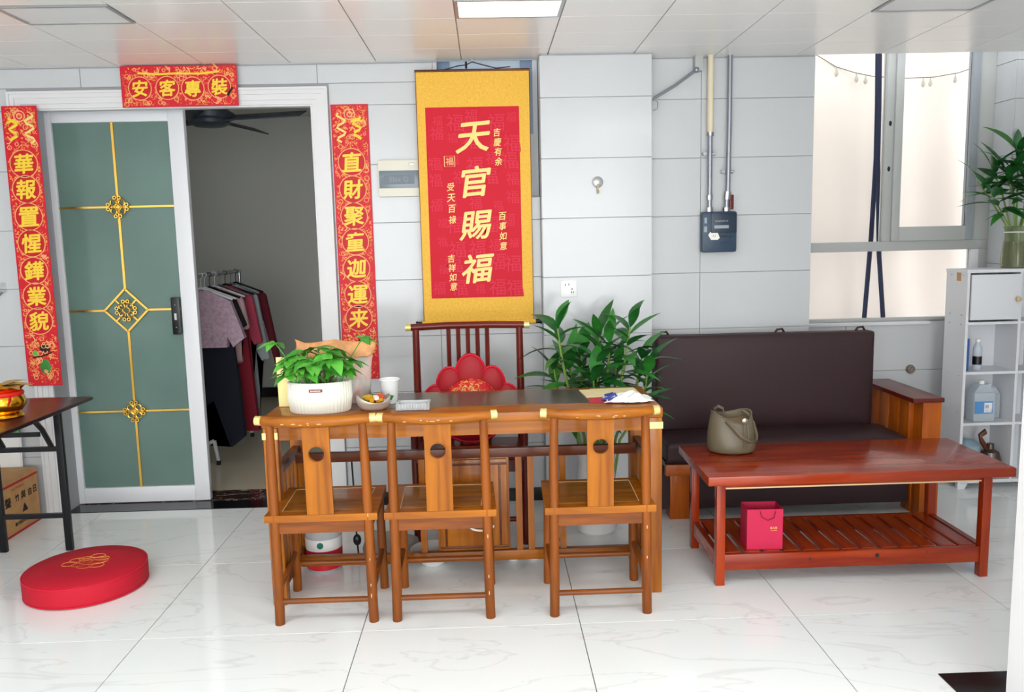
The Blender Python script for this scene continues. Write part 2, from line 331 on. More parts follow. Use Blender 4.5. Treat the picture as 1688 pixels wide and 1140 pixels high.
struct(wf.build('wall_front', 'white_paint', smooth=False), 'shopfront wall with a wide opening')
# skirting and door threshold
struct(B().bx(DX1+.082, .286, W-.022, W-.008, 0, .07).build('baseboard_back', 'black_stone', smooth=False), 'black stone skirting')
struct(B().bx(.28, .849, COLY-.012, COLY, 0, .07).build('baseboard_column', 'black_stone', smooth=False), 'black stone skirting of the column')
struct(B().bx(.845, BX0, W-.022, W-.008, 0, .07).build('baseboard_sofa', 'black_stone', smooth=False), 'black stone skirting behind the sofa')
struct(B().bx(XL, DX1, 4.337, 4.475, -.01, .002).build('trim_2', 'black_stone', smooth=False), 'black stone strip before the sliding door')
struct(B().bx(XL, DX1+.02, 4.475, 4.66, -.01, .004).build('trim_3', 'brown_marble', smooth=False), 'brown veined marble threshold')
# ceiling
ce = struct(B().bx(XL, XR, YF, W, CZ+.008, CZ+.06).build('ceiling', 'ceil_slab', smooth=False), 'white panelled ceiling')
px = [XL] + [-.101+.428*k for k in range(-6, 7) if XL+.05 < -.101+.428*k < XR-.05] + [XR]
py = [4.312-.268*k for k in range(11, -1, -1)]
LAMPS = {(-1.813, 3.24): 'off', (-.101, 3.24): 'on', (1.611, 3.24): 'off'}
for i, (a, b) in enumerate(zip(px, px[1:])):
    for c, d in zip(py, py[1:]):
        if any(abs(a-k[0]) < .02 and abs(c-k[1]) < .02 for k in LAMPS): continue
        tile_inst(ce, 'panel', a+.0025, b-.0025, c+.001, d-.001, CZ, CZ+.007, 'ceil_panel', .0014)
tile_inst(ce, 'panel', XL, BX0, 4.314, W, CZ, CZ+.007, 'ceil_panel'); tile_inst(ce, 'panel', XL, XR, YF, py[0]-.002, CZ, CZ+.007, 'ceil_panel')
def panel_lamp(x, y, on, label):
    t = T('ceiling_panel_light', label, 'ceiling light', (x+.214, y+.134, CZ), group='ceiling panel lights')
    w_, d_ = .212, .125
    B().bx(-w_, w_, -d_, -d_+.014, -.004, .007).bx(-w_, w_, d_-.014, d_, -.004, .007).bx(-w_, -w_+.014, -d_+.014, d_-.014, -.004, .007).bx(w_-.014, w_, -d_+.014, d_-.014, -.004, .007).build('frame', 'lamp_frame', t, False)
    B().bx(-w_+.014, w_-.014, -d_+.014, d_-.014, 0, .006).build('diffuser', 'lamp_on' if on else 'lamp_off', t, False)
panel_lamp(-1.813, 3.24, False, 'unlit rectangular ceiling panel light above the frosted glass door')
panel_lamp(-.101, 3.24, True, 'glowing white ceiling panel light above the yellow scroll')
panel_lamp(1.611, 3.24, False, 'unlit ceiling panel light near the bright window')
for x in (-1.5, 1.2):  # invented lamps, out of view, added to brighten the floor and room
    for y in (-1.2, 1.45):
        t = T('ceiling_panel_light', 'added unseen ceiling fill panel behind the viewer, %s of the %s pair' % ('left' if x < 0 else 'right', 'rear' if y < 0 else 'front'), 'ceiling light', (x, y, CZ), group='added fill lights behind the viewer')
        B().bx(-.45, .45, -.15, .15, -.006, -.001).build('diffuser', 'rear_fill', t, False); B().bx(-.46, .46, -.16, .16, -.004, 0).build('frame', 'lamp_frame', t, False)
# ------------------------------------------------------------------ door
dr = SE('door_1', 'white framed sliding door with frosted green glass and gold ornaments', (0, 0, 0))
y0, y1 = 4.48, 4.52
a, b, zt = -2.337, -1.570, 2.12; ga, gb, gz0, gz1 = -2.256, -1.652, .092, 2.06
B().bx(a, ga, y0, y1, .006, zt, .003).build('stile', 'alu_white', dr); B().bx(gb, b, y0, y1, .006, zt, .003).build('stile', 'alu_white', dr)
B().bx(ga, gb, y0, y1, .006, gz0, .003).build('rail', 'alu_white', dr); B().bx(ga, gb, y0, y1, gz1, zt, .003).build('rail', 'alu_white', dr)
B().bx(ga-.004, gb+.004, y0+.015, y0+.023, gz0-.004, gz1+.004).build('pane', 'frosted', dr, False)
def D2(u, v): return wy(u, v, y0+.008)
mid = [D2(183, 203), D2(196, 341), D2(210, 511), D2(223, 677), D2(232, 800)]; xm = sum(p.x for p in mid)/5
zs = [mid[1].z, mid[2].z, mid[3].z]
dd = .115
B().bx(xm-.006, xm+.006, y0+.006, y0+.014, gz0, zs[1]-dd).build('gold_bar', 'gold', dr); B().bx(xm-.006, xm+.006, y0+.006, y0+.014, zs[1]+dd, gz1).build('gold_bar', 'gold', dr)
for z in (zs[0], zs[2]): B().bx(ga, gb, y0+.007, y0+.013, z-.005, z+.005).build('gold_bar', 'gold', dr)
B().bx(ga, xm-dd, y0+.007, y0+.013, zs[1]-.005, zs[1]+.005).build('gold_bar', 'gold', dr); B().bx(xm+dd, gb, y0+.007, y0+.013, zs[1]-.005, zs[1]+.005).build('gold_bar', 'gold', dr)
q = B()
for i in range(4):
    p = [(dd, 0), (0, dd), (-dd, 0), (0, -dd)]; s_, e_ = p[i], p[(i+1) % 4]
    q.bar((xm+s_[0], y0+.006, zs[1]+s_[1]), (xm+e_[0], y0+.006, zs[1]+e_[1]), .012, .01)
    q.bar((xm+(s_[0]+e_[0])*.5, y0+.006, zs[1]+(s_[1]+e_[1])*.5), (xm+(s_[0]+e_[0])*.2, y0+.006, zs[1]+(s_[1]+e_[1])*.2), .008)
q.build('gold_diamond', 'gold', dr)
for z in zs:
    q = B()
    for k in range(4):
        an = PI/4+k*PI/2; cx_, cz_ = xm+.03*math.cos(an), z+.03*math.sin(an)
        q.torus((cx_, y0-.002, cz_), .016, .0045, 14, 6)
        for sg in (-1, 1):
            a2 = an+sg*.55; q.torus((xm+.05*math.cos(a2), y0-.002, z+.05*math.sin(a2)), .008, .004, 10, 5)
    q.torus((xm, y0-.002, z), .018, .0045, 16, 6); q.build('gold_rosette', 'gold', dr)
hp = D2(293, 520); hd = B().bx(hp.x-.022, hp.x+.022, y0-.022, y0, hp.z-.1, hp.z+.1, .004).build('handle', 'black_plastic', dr)
B().bx(hp.x-.006, hp.x+.006, y0-.025, y0-.022, hp.z-.02, hp.z+.015).build('latch', 'steel', hd); B().ball((hp.x, y0-.022, hp.z+.06), .004).ball((hp.x, y0-.022, hp.z-.06), .004).build('screw', 'steel', hd)
# casing: three mitred mouldings with a stepped profile
def casing(parent):
    for seg in ('l', 'r', 't'):
        q = B()
        for (o0, o1, dep) in ((0, .022, .012), (.022, .05, .02), (.05, .07, .028), (.07, .082, .036)):
            if seg == 'l': q.bx(DX0-o1, DX0-o0, W-dep, W, 0, DZ+o1)
            if seg == 'r': q.bx(DX1+o0, DX1+o1, W-dep, W, 0, DZ+o1)
            if seg == 't': q.bx(DX0-o0, DX1+o0, W-dep, W, DZ+o0, DZ+o1)
        q.build('moulding', 'casing', parent, False)
tr = SE('trim_4', 'white stepped moulding around the door opening'); casing(tr)
B().bx(DX1-.012, DX1, W, 4.6, 0, DZ).build('jamb', 'casing', tr, False); B().bx(DX0, DX1-.012, W, W+.05, DZ-.008, DZ).build('head', 'casing', tr, False)
B().bx(DX1-.02, DX1-.012, 4.47, 4.49, .004, DZ-.012).build('seal', 'black_plastic', tr, False)
# ------------------------------------------------------------------ small window behind the scroll
w2 = SE('window_2', 'narrow window high on the wall behind the scroll')
yy = 4.42
B().bx(WX0, WX0+.06, yy, yy+.05, WZ0, 2.45).build('frame_bar', 'blue_alu', w2, False); B().bx(.2, .262, yy, yy+.05, 1.95, 2.45).build('frame_bar', 'blue_alu', w2, False)
B().bx(WX0+.06, .2, yy, yy+.05, WZ0, WZ0+.06).build('frame_bar', 'blue_alu', w2, False); B().bx(WX0+.06, .2, yy, yy+.05, 2.4, 2.45).build('frame_bar', 'blue_alu', w2, False)
B().bx(.2, .235, yy, yy+.05, WZ0, 1.95).build('frame_bar', 'black_metal', w2, False); B().bx(.235, WX1, yy, yy+.05, WZ0, 1.95).build('frame_bar', 'alu_white', w2, False); B().bx(.262, WX1, yy, yy+.05, 1.95, 2.45).build('frame_bar', 'alu_white', w2, False)
B().bx(WX0+.06, .2, yy+.02, yy+.026, WZ0+.06, 2.4).build('pane', 'skyglass', w2, False)
# ------------------------------------------------------------------ big window
w1 = SE('window_1', 'grey aluminium window looking out on a pale sheet')
def wbar(x0, x1, z0, z1, mat='alu_grey', yb=WB+.02, dp=.05): return B().bx(x0, x1, yb, yb+dp, z0, z1, .003).build('frame_bar', mat, w1)
ZT = 2.7
wbar(BX0, XB, 1.29, 1.345); wbar(BX0, XB, .887, .905, 'alu_grey')
wbar(2.255, 2.30, 1.345, ZT, 'alu_grey'); wbar(2.30, 2.345, 1.345, ZT, 'alu_grey', WB+.005)
wbar(2.345, 2.73, 1.345, 1.425, 'alu_grey', WB+.005); wbar(2.73, 2.775, 1.345, ZT, 'sash_grey', WB+.005); wbar(2.775, XB, 1.345, ZT, 'alu_grey'); wbar(2.82, XB, .905, 1.29); wbar(2.775, 2.82, .905, 1.29, 'alu_white')
wbar(BX0, 1.76, .905, ZT)
B().bx(2.345, 2.73, WB+.025, WB+.03, 1.425, ZT).build('pane', 'glass', w1, False); B().bx(1.76, 2.255, WB+.045, WB+.05, 1.345, ZT).build('pane', 'glass', w1, False); B().bx(1.76, 2.775, WB+.045, WB+.05, .905, 1.29).build('pane', 'glass', w1, False)
for z in (1.75, 2.0): B().ball((2.278, WB+.018, z), .008, (1, .5, 1.8)).build('screw', 'black_metal', w1)
B().bx(BX0, 2.53, WB-.03, WB+.02, .87, .887, .003).build('sill', 'alu_white', w1)
# things outside the window
def sheet(name, x0, x1, z0, z1, y, mat, label):
    bm = bmesh.new(); nx, nz = 60, 24; V = []
    for j in range(nz+1):
        r = []
        for i in range(nx+1):
            x = x0+(x1-x0)*i/nx; z = z0+(z1-z0)*j/nz
            yy_ = y+.03*math.sin(x*7+.6*z)+.018*math.sin(x*17+2+z*1.5)+.015*math.sin(z*5+x*3)
            r.append(bm.verts.new((x, yy_, z)))
        V.append(r)
    for j in range(nz):
        for i in range(nx): bm.faces.new((V[j][i], V[j][i+1], V[j+1][i+1], V[j+1][i]))
    me = bpy.data.meshes.new(name); bm.to_mesh(me); bm.free(); me.materials.append(M[mat])
    for p in me.polygons: p.use_smooth = True
    o = bpy.data.objects.new(name, me); C.objects.link(o)
    sm = o.modifiers.new('s', 'SOLIDIFY'); sm.thickness = .006
    return tag(o, label, 'sheet')
sheet('hanging_sheet', 1.5, 3.9, .4, 3.1, 5.25, 'tarp', 'pale cream sheet hanging outside the window')
def strap(pts, label):
    q = B().tube(pts, .015, 8, flat=(.35, 1)); return tag(q.build('strap', 'navy_strap'), label, 'strap', 'navy straps outside the window')
a_ = [wy(1447, 84, 4.95), wy(1446, 180, 4.95), wy(1444, 262, 4.95), wy(1436, 390, 4.95), wy(1424, 530, 4.95)]
b_ = [wy(1450, 84, 4.93), wy(1449, 180, 4.93), wy(1447, 262, 4.93), wy(1449, 420, 4.93), wy(1456, 530, 4.93)]
for L_ in (a_, b_): L_.insert(0, L_[0]+Vector((0, 0, .35))); L_.append(L_[-1]+Vector((0, 0, -.35)))
strap(a_, 'navy strap hanging outside the window, running down to the left'); strap(b_, 'navy strap hanging outside the window, running down to the right')
ts = T('string_lights', 'thin sagging wire of small bulbs outside the window', 'string lights', wy(1345, 90, 5.2))
o0 = ts.location.copy(); pts = [wy(u, v, 5.2)-o0 for u, v in ((1345, 90), (1378, 110), (1410, 120), (1440, 126), (1490, 129), (1540, 127), (1580, 120), (1615, 108))]
B().tube(pts, .0025, 6).build('wire', 'wire', ts)
for u, v in ((1379, 111), (1412, 121), (1427, 124), (1522, 129), (1534, 128), (1575, 122)):
    p = wy(u, v, 5.2)-o0; B().lathe([(.004, 0), (.005, -.015), (.011, -.03), (.012, -.042), (.006, -.052), (0, -.055)], p, 10).build('bulb', 'bulb', ts)
# ------------------------------------------------------------------ back room behind the door
struct(B().bx(-3.2, .2, 4.66, 7.7, -.05, 0).build('floor_backroom', 'back_floor', smooth=False), 'beige floor of the back room')
struct(B().bx(-3.2, .2, 7.6, 7.7, 0, 2.55).build('wall_backroom', 'grey_wall', smooth=False), 'plain wall of the dim back room')
struct(B().bx(-3.3, -3.2, 4.6, 7.7, 0, 2.55).build('wall_backroom_left', 'grey_wall', smooth=False), 'left wall of the back room')
struct(B().bx(.2, .3, 4.6, 7.7, 0, 2.55).build('wall_backroom_right', 'grey_wall', smooth=False), 'right wall of the back room')
struct(B().bx(-3.3, .3, 4.6, 7.7, 2.53, 2.6).build('ceiling_backroom', 'grey_wall', smooth=False), 'ceiling of the back room')
struct(B().bx(-3.2, .2, 7.58, 7.6, 0, .09).build('baseboard_backroom', 'black_stone', smooth=False), 'dark skirting of the back room')
fc = wy(345, 196, 5.3)
t = T('ceiling_fan', 'dark grey ceiling fan seen through the open doorway', 'ceiling fan', (fc.x, 5.3, fc.z))
B().cyl((0, 0, .08), (0, 0, 2.53-fc.z), .02).build('down_rod', 'fan_dark', t)
B().lathe([(.0, -.05), (.09, -.045), (.12, -.03), (.125, -.01), (.15, .0), (.155, .03), (.11, .06), (.05, .08), (0, .08)], n=28).build('motor', 'fan_dark', t)
for k in range(4):
    an = -.25+k*PI/2; q = B(); m = Matrix.Rotation(an, 4, 'Z') @ Matrix.Translation((.38, 0, .0)) @ Matrix.Rotation(.38, 4, 'X')
    q.box((0, 0, 0), (.5, .12, .008), m, .003)
    for v in q.bm.verts: pass
    q.build('blade', 'fan_dark', t)
# clothes rack
rx, ry0, ry1, rz = -1.787, 4.95, 6.03, 1.22
t = T('clothes_rack', 'metal clothes rack in the dim back room', 'clothes rack', (rx, 5.5, 0))
B().cyl((0, ry0-5.5, rz), (0, ry1-5.5, rz), .011).build('rail', 'steel', t)
for yy in (ry0+.02, ry1-.02): B().cyl((0, yy-5.5, .04), (0, yy-5.5, rz), .011).build('post', 'steel', t)
for yy, n in ((5.24, 1), (ry1-.02, 1)):
    B().cyl((-.26, yy-5.5, .02), (0, yy-5.5, .16), .012).cyl((.0, yy-5.5, .16), (.02, yy-5.5, .02), .012).build('foot', 'alu_white', t); B().cyl((.018, yy-5.5, .0), (.022, yy-5.5, .03), .014).build('foot_cap', 'black_plastic', t)
def garment(y, poly, mat, name, label, thick=.05, cat='garment'):
    poly = [(x*.9, z) for x, z in poly]
    q = B(); q.prism(poly, -thick/2, thick/2)
    o = q.build(name, mat, None, ang=30); o.location = (rx, y, rz-.09)
    bv = o.modifiers.new('b', 'BEVEL'); bv.width = .016; bv.segments = 3; bv.limit_method = 'ANGLE'
    tag(o, label, cat, 'clothes on the rack')
def hanger(y, mat, label):
    q = B(); h_ = [(0, 0, .0+rz+.012+.011-.001)]
    hook = [(.016*math.sin(a2), 0, rz+.002+.014*math.cos(a2)) for a2 in [x*.5 for x in range(-3, 7)]] + [(0, 0, rz-.04), (0, 0, rz-.075)]
    q.tube(hook, .0026, 6); q.tube([(-.19, 0, rz-.15), (0, 0, rz-.075), (.19, 0, rz-.15)], .007, 8)
    o = q.build('hanger', mat); o.location = (rx, y, 0); tag(o, label, 'hanger', 'hangers on the rack')
shirt = [(-.05, 0), (.05, 0), (.2, -.07), (.285, -.3), (.2, -.36), (.165, -.29), (.16, -.36), (-.16, -.36), (-.165, -.29), (-.2, -.36), (-.285, -.3), (-.2, -.07)]
long_ = lambda w_, l_: [(-.05, 0), (.05, 0), (.2, -.07), (.2+w_*.35, -l_*.55), (.17+w_*.3, -l_*.56), (.15, -l_*.4), (.17, -l_), (-.17, -l_), (-.15, -l_*.4), (-.17-w_*.3, -l_*.56), (-.2-w_*.35, -l_*.55), (-.2, -.07)]
pants = [(-.17, -.3), (.17, -.3), (.2, -.6), (.22, -.95), (.12, -1.02), (.02, -.7), (-.06, -.75), (-.12, -1.0), (-.22, -.95), (-.2, -.6)]
garment(5.2, shirt, 'c_purple', 'shirt', 'pale purple short sleeve shirt hanging nearest on the clothes rack')
garment(5.27, pants, 'c_navy', 'trousers', 'dark navy trousers hanging under the purple shirt', cat='trousers')
garment(5.36, [(x*.85, z*.8) for x, z in shirt], 'c_black', 'blouse', 'dark speckled top hanging behind the purple shirt')
garment(5.46, long_(.1, .5), 'c_pink', 'cardigan', 'pale pink top hanging just before the red dress')
garment(5.56, [(-.05, 0), (.05, 0), (.17, -.07), (.19, -.4), (.23, -.98), (-.23, -.98), (-.19, -.4), (-.17, -.07)], 'c_crimson', 'dress', 'long crimson dress hanging mid rack')
garment(5.68, long_(.16, .72), 'c_rose', 'sweater', 'rose pink long sleeve top hanging behind the crimson dress')
garment(5.8, long_(.2, .95), 'c_grey', 'coat', 'long pale grey coat hanging toward the far end of the rack')
garment(5.92, [(.02, -.02), (.23, -.07), (.34, -.68), (.3, -.69), (.2, -.25), (.0, -.6), (-.1, -.3)], 'c_wine', 'jacket', 'dark wine garment hanging last at the far end of the rack')
for y, c_, l_ in ((5.2, 'alu_white', 'white hanger carrying the purple shirt'), (5.27, 'alu_white', 'white hanger behind the purple shirt'), (5.36, 'black_plastic', 'black hanger with the dark speckled top'), (5.46, 'alu_white', 'pale hanger with the pale pink top'), (5.56, 'steel', 'thin metal hanger with the crimson dress'), (5.68, 'black_plastic', 'black hanger with the rose pink top'), (5.8, 'steel', 'metal hanger with the grey coat'), (5.92, 'black_plastic', 'black hanger at the far end of the rack')):
    hanger(y, c_, l_)
# ------------------------------------------------------------------ furniture: chairs at the desk
def plate_hole(w_, z0, z1, zc, r, t_):
    q = B(); bm = q.bm; n = 48; A = []; Cc = []
    for s_ in (-t_/2, t_/2):
        a1, c1 = [], []
        for i in range(n):
            an = 2*PI*(i+.5)/n; cx_, sx_ = math.cos(an), math.sin(an); ts_ = []
            if abs(cx_) > 1e-6: ts_.append((w_/2)/abs(cx_))
            if sx_ > 1e-6: ts_.append((z1-zc)/sx_)
            if sx_ < -1e-6: ts_.append((zc-z0)/-sx_)
            k = min(ts_); a1.append([cx_*k, zc+sx_*k]); c1.append(bm.verts.new((cx_*r, s_, zc+sx_*r)))
        for X_, Z_ in ((w_/2, z1), (-w_/2, z1), (w_/2, z0), (-w_/2, z0)):
            j = min(range(n), key=lambda i: (a1[i][0]-X_)**2+(a1[i][1]-Z_)**2); a1[j] = [X_, Z_]
        a1 = [bm.verts.new((x, s_, z)) for x, z in a1]; A.append(a1); Cc.append(c1)
    for i in range(n):
        j = (i+1) % n
        for k in (0, 1): bm.faces.new((A[k][i], A[k][j], Cc[k][j], Cc[k][i]))
        bm.faces.new((A[0][i], A[0][j], A[1][j], A[1][i])); bm.faces.new((Cc[0][i], Cc[0][j], Cc[1][j], Cc[1][i]))
    return q
GC = 'wooden chairs along the near side of the desk'
def make_chair(x, y, label, rz=0):
    t = T('side_chair', label, 'chair', (x, y, 0), rz, GC)
    for s in (-1, 1):
        B().tube([(s*.175, -.15, 0), (s*.173, -.15, .1), (s*.171, -.15, .42), (s*.170, -.155, .6), (s*.166, -.165, .77)], .0185, 14, [.98, 1, 1, .95, .78]).build('leg', wood('post', 'z'), t)
        B().tube([(s*.178, .15, 0), (s*.172, .148, .40)], .0175, 14).build('leg', wood('post', 'z'), t)
    n = 16; pts = []; pr = []
    for i in range(n+1):
        u = -1+2*i/n; pts.append((u*.198, -.163-.028*(1-u*u), .776+.004*(u*u))); pr.append(1.12-.22*u*u)
    r = B().tube(pts, .0185, 12, pr, flat=(1.05, .95)).build('top_rail', wood('honey', 'x'), t)
    for s in (-1, 1): B().cyl((s*.193, -.166, .7798), (s*.2155, -.162, .7805), .0178, .0172, 14).build('brass_cap', 'brass', r)
    ch = B()
    for k in range(7):
        xx = random.uniform(-.13, .13); ch.ball((xx, -.163-.028*(1-(xx/.205)**2)-.0188, .772+random.uniform(-.004, .003)), 1, (random.uniform(.003, .009), .0022, .0016), 8)
    for k in range(5):
        zz = random.uniform(.08, .66); ch.ball((.172, -.1678, zz), 1, (.0018, .0018, random.uniform(.004, .011)), 8)
    ch.build('paint_chip', 'cream_strip', r, kind='stuff')
    sp = plate_hole(.097, .425, .765, .655, .029, .012)
    for v in sp.bm.verts: v.co.y += -.168-.016*max(0, (v.co.z-.45)/.31)+.006
    s_ = sp.build('splat', wood('honey', 'z'), t); B().torus((0, -.1835, .655), .0292, .0014, 28, 6).build('hole_rim', wood('honey', 'x'), s_)
    q = B().prism([(-.206, -.168), (.206, -.168), (.197, .185), (-.197, .185)], .398, .424, 'xy'); st = q.build('seat', wood('honey', 'x'), t)
    B().prism([(-.15, -.118), (.15, -.118), (.158, .148), (-.158, .148)], .424, .4252, 'xy').build('seat_panel', wood('seat', 'x'), st)
    bl = B()
    for p_, q_ in (((-.15, -.118), (-.158, .148)), ((.15, -.118), (.158, .148)), ((-.158, .148), (.158, .148))): bl.bar((*p_, .4253), (*q_, .4253), .0025, .0025)
    bl.build('seat_inlay', 'cream_strip', st)
    B().bx(-.155, .155, -.158, -.142, .352, .398).build('apron', wood('post', 'x'), t); B().bx(-.155, .155, .142, .158, .352, .398).build('apron', wood('post', 'x'), t)
    for s in (-1, 1): B().bar((s*.172, -.135, .375), (s*.172, .135, .375), .014, .046).build('apron', wood('post', 'y'), t)
    B().cyl((-.163, -.15, .088), (.163, -.15, .088), .0105).build('stretcher', wood('post', 'x'), t); B().cyl((-.163, .15, .115), (.163, .15, .115), .0105).build('stretcher', wood('post', 'x'), t)
    for s in (-1, 1): B().cyl((s*.175, -.14, .125), (s*.176, .14, .165), .0105).build('stretcher', wood('post', 'y'), t)
    return t
make_chair(-.632, 3.093, 'brown wooden chair with brass tipped rail in front of the white planter')
make_chair(-.1945, 3.090, 'middle brown wooden chair at the desk, below the glass ashtray')
make_chair(.396, 3.085, 'brown wooden chair at the right end of the desk, before the papers')
# ------------------------------------------------------------------ desk
dk = T('desk', 'long brown wooden desk with dark inlaid top and brass corner plates', 'desk', (-.105, 3.33, 0))
hx, yf, yb = .77, -.235, .235
tp = B().bx(-hx, hx, yf, yb, .712, .75, .006).build('desk_top', wood('desk', 'x'), dk)
B().bx(-.5, .53, -.1, .2, .75, .7508).build('dark_inlay', 'inlay', tp, False)
B().bx(-hx+.06, hx-.06, yf+.012, yf+.03, .662, .712).build('apron', wood('desk', 'x'), dk); B().bx(-hx+.06, hx-.06, yb-.03, yb-.012, .662, .712).build('apron', wood('desk', 'x'), dk)
for sx_ in (-1, 1):
    for y_ in (yf+.033, yb-.033):
        lg = B().box((sx_*(hx-.03), y_, .356), (.056, .056, .712), None, .006).build('leg', wood('desk', 'z'), dk)
        if y_ < 0: B().bx(sx_*(hx-.03)-.029, sx_*(hx-.03)+.029, y_-.03, y_-.027, .668, .694).bx(sx_*(hx-.001)-.0015, sx_*(hx-.001)+.0015, y_-.03, y_+.02, .668, .694).build('brass_plate', 'brass', lg)
    B().box((sx_*(hx-.03), 0, .69), (.02, yb-yf-.12, .044)).build('side_apron', wood('desk', 'y'), dk)
    B().box((sx_*(hx-.03), 0, .525), (.03, yb-yf-.11, .035)).build('side_rail', wood('dark', 'y'), dk); B().box((sx_*(hx-.03), 0, .07), (.03, yb-yf-.11, .04)).build('side_rail', wood('desk', 'y'), dk)
    for k in range(5): B().box((sx_*(hx-.03), -.13+.065*k, .298), (.018, .02, .42)).build('slat', wood('desk', 'z'), dk)
yl = .03
B().bx(-hx+.06, hx-.06, yl-.015, yl+.015, .505, .545, .003).build('long_rail', wood('dark', 'x'), dk); B().bx(-hx+.06, hx-.06, yl-.015, yl+.015, .057, .1, .003).build('long_rail', wood('desk', 'x'), dk)
for x in (.215, .265, .4, -.16-.03): B().bx(x-.013, x+.013, yl-.01, yl+.01, .1, .505).build('slat', wood('desk', 'z'), dk)
cb = B().bx(-.13, .175, yl, yb-.005, .101, .504, .003).build('cabinet', wood('desk', 'z'), dk)
cd_ = B().bx(-.12, .165, yl-.014, yl-.001, .106, .498, .003).build('cabinet_door', wood('desk', 'z'), cb)
for x0_, x1_, z0_, z1_ in ((-.12, .165, .115, .125), (-.12, .165, .475, .485), (.13, .14, .125, .475), (-.1, -.09, .125, .475)): B().bx(x0_, x1_, yl-.017, yl-.014, z0_, z1_, .001).build('door_bead', wood('dark', 'x'), cb)
B().tube([(.055+.05*math.cos(PI+PI*i/12), yl-.02, .215+.022*math.sin(PI+PI*i/12)) for i in range(13)], .005, 8).build('handle', 'ceramic', cb)
# ------------------------------------------------------------------ armchair behind the desk
ac = T('armchair', 'tall dark reddish armchair with slatted back behind the desk', 'armchair', (-.1, 3.82, 0))
wd = lambda a: wood('maroon', a)
tr_ = B().tube([(-.27, .09, 1.0), (-.1, .1, 1.004), (.1, .1, 1.004), (.27, .09, 1.0)], .017, 12).build('top_rail', wd('x'), ac)
for s in (-1, 1):
    B().cyl((s*.27, .09, 1.0), (s*.295, .089, 1.0), .0175).build('brass_cap', 'brass', tr_)
    B().tube([(s*.25, .12, 0), (s*.25, .11, .45), (s*.247, .092, .99)], .019, 12, [1, 1, .85]).build('post', wd('z'), ac)
    B().cyl((s*.25, -.14, 0), (s*.25, -.14, .62), .018).build('leg', wd('z'), ac)
    B().tube([(s*.25, .1, .68), (s*.265, -.02, .655), (s*.25, -.155, .64)], .017, 10).build('arm', wd('y'), ac)
    B().cyl((s*.25, -.13, .1), (s*.25, .1, .1), .012).build('stretcher', wd('y'), ac)
for k in range(5): B().tube([(-.092+.046*k, .1, .44), (-.092+.046*k, .105, .7), (-.092+.046*k, .096, .99)], .0105, 8).build('slat', wd('z'), ac)
B().box((0, -.02, .425), (.5, .3, .04), None, .006).build('seat', wd('x'), ac); B().bx(-.24, .24, -.155, -.14, .35, .405).build('apron', wd('x'), ac)
B().cyl((-.24, -.14, .12), (.24, -.14, .12), .012).build('stretcher', wd('x'), ac)
# flower cushion on its seat
fcu = T('flower_cushion', 'red satin petal shaped cushion on the armchair behind the desk', 'cushion', (-.09, 3.815, .446))
for (x, z, sx_, sz_) in ((0, .31, .082, .125), (-.1, .275, .066, .1), (.1, .275, .066, .1), (-.165, .215, .062, .075), (.165, .215, .062, .075), (0, .1, .15, .1)):
    pe = B().ball((x, .03, z), 1, (sx_, .03, sz_), 20).build('petal', 'satin_red', fcu)
    B().torus((x, .02, z), 1, .007, 28, 6, 'xz', sx_*.93, sz_*.93).build('piping', 'red_edge', pe)
ct = B().ball((0, -.02, .225), 1, (.12, .05, .095), 20).build('centre', 'print_red', fcu)
q = B()
for i in range(26):
    an = random.uniform(0, PI); rr = random.uniform(.2, .95); q.torus((.1*rr*math.cos(an), -.02-.048*math.sqrt(max(0, 1-rr*rr))-.004, .225+.08*rr*math.sin(an)), .012, .0022, 10, 4)
q.build('embroidery', 'scroll_gold', ct)
# ------------------------------------------------------------------ coffee table
ctb = T('coffee_table', 'low glossy red-brown wooden coffee table with slatted shelf', 'coffee table', (1.455, 3.36, 0))
B().bx(-.61, .62, -.26, .245, .428, .466, .006).build('table_top', wood('red', 'x'), ctb)
lx0, lx1 = -.558, .55
for x in (lx0+.012, lx1-.016):
    for y in (-.2, .205): B().box((x, y, .214), (.036, .036, .428), None, .004).build('leg', wood('red', 'z'), ctb)
for y in (-.19, .2): B().bx(lx0+.03, lx1-.034, y-.009, y+.009, .402, .428).build('apron', wood('red', 'x'), ctb)
B().bx(lx0+.03, lx1-.034, -.201, -.1992, .397, .403).build('pale_edge', 'cream_strip', ctb)
for x in (lx0+.012, lx1-.016): B().bx(x-.009, x+.009, -.18, .19, .398, .428).build('apron', wood('red', 'y'), ctb); B().bx(x-.012, x+.012, -.182, .187, .068, .128).build('side_rail', wood('red', 'y'), ctb)
for y in (-.2, .205):
    rl = B().bx(lx0+.03, lx1-.034, y-.012, y+.012, .062, .128, .002).build('rail', wood('red', 'x'), ctb)
    if y < 0:
        for x, z, r_ in ((.095, .105, .009), (-.18, .1, .005), (.3, .112, .003)): B().cyl((x, y-.0125, z), (x, y-.0115, z), r_, r_, 12).build('knot', 'soil', rl)
n = 13; x0_ = lx0+.03; pw = (lx1-.034-x0_)/n
sl = B().bx(-pw/2+.0095, pw/2-.0095, -.188, .193, .116, .13, .002).mesh(False); sl.materials.append(wood('red', 'y')); sl.name = 'slat'
for k in range(n): inst('slat', sl, ctb, (x0_+pw*(k+.5), 0, 0))
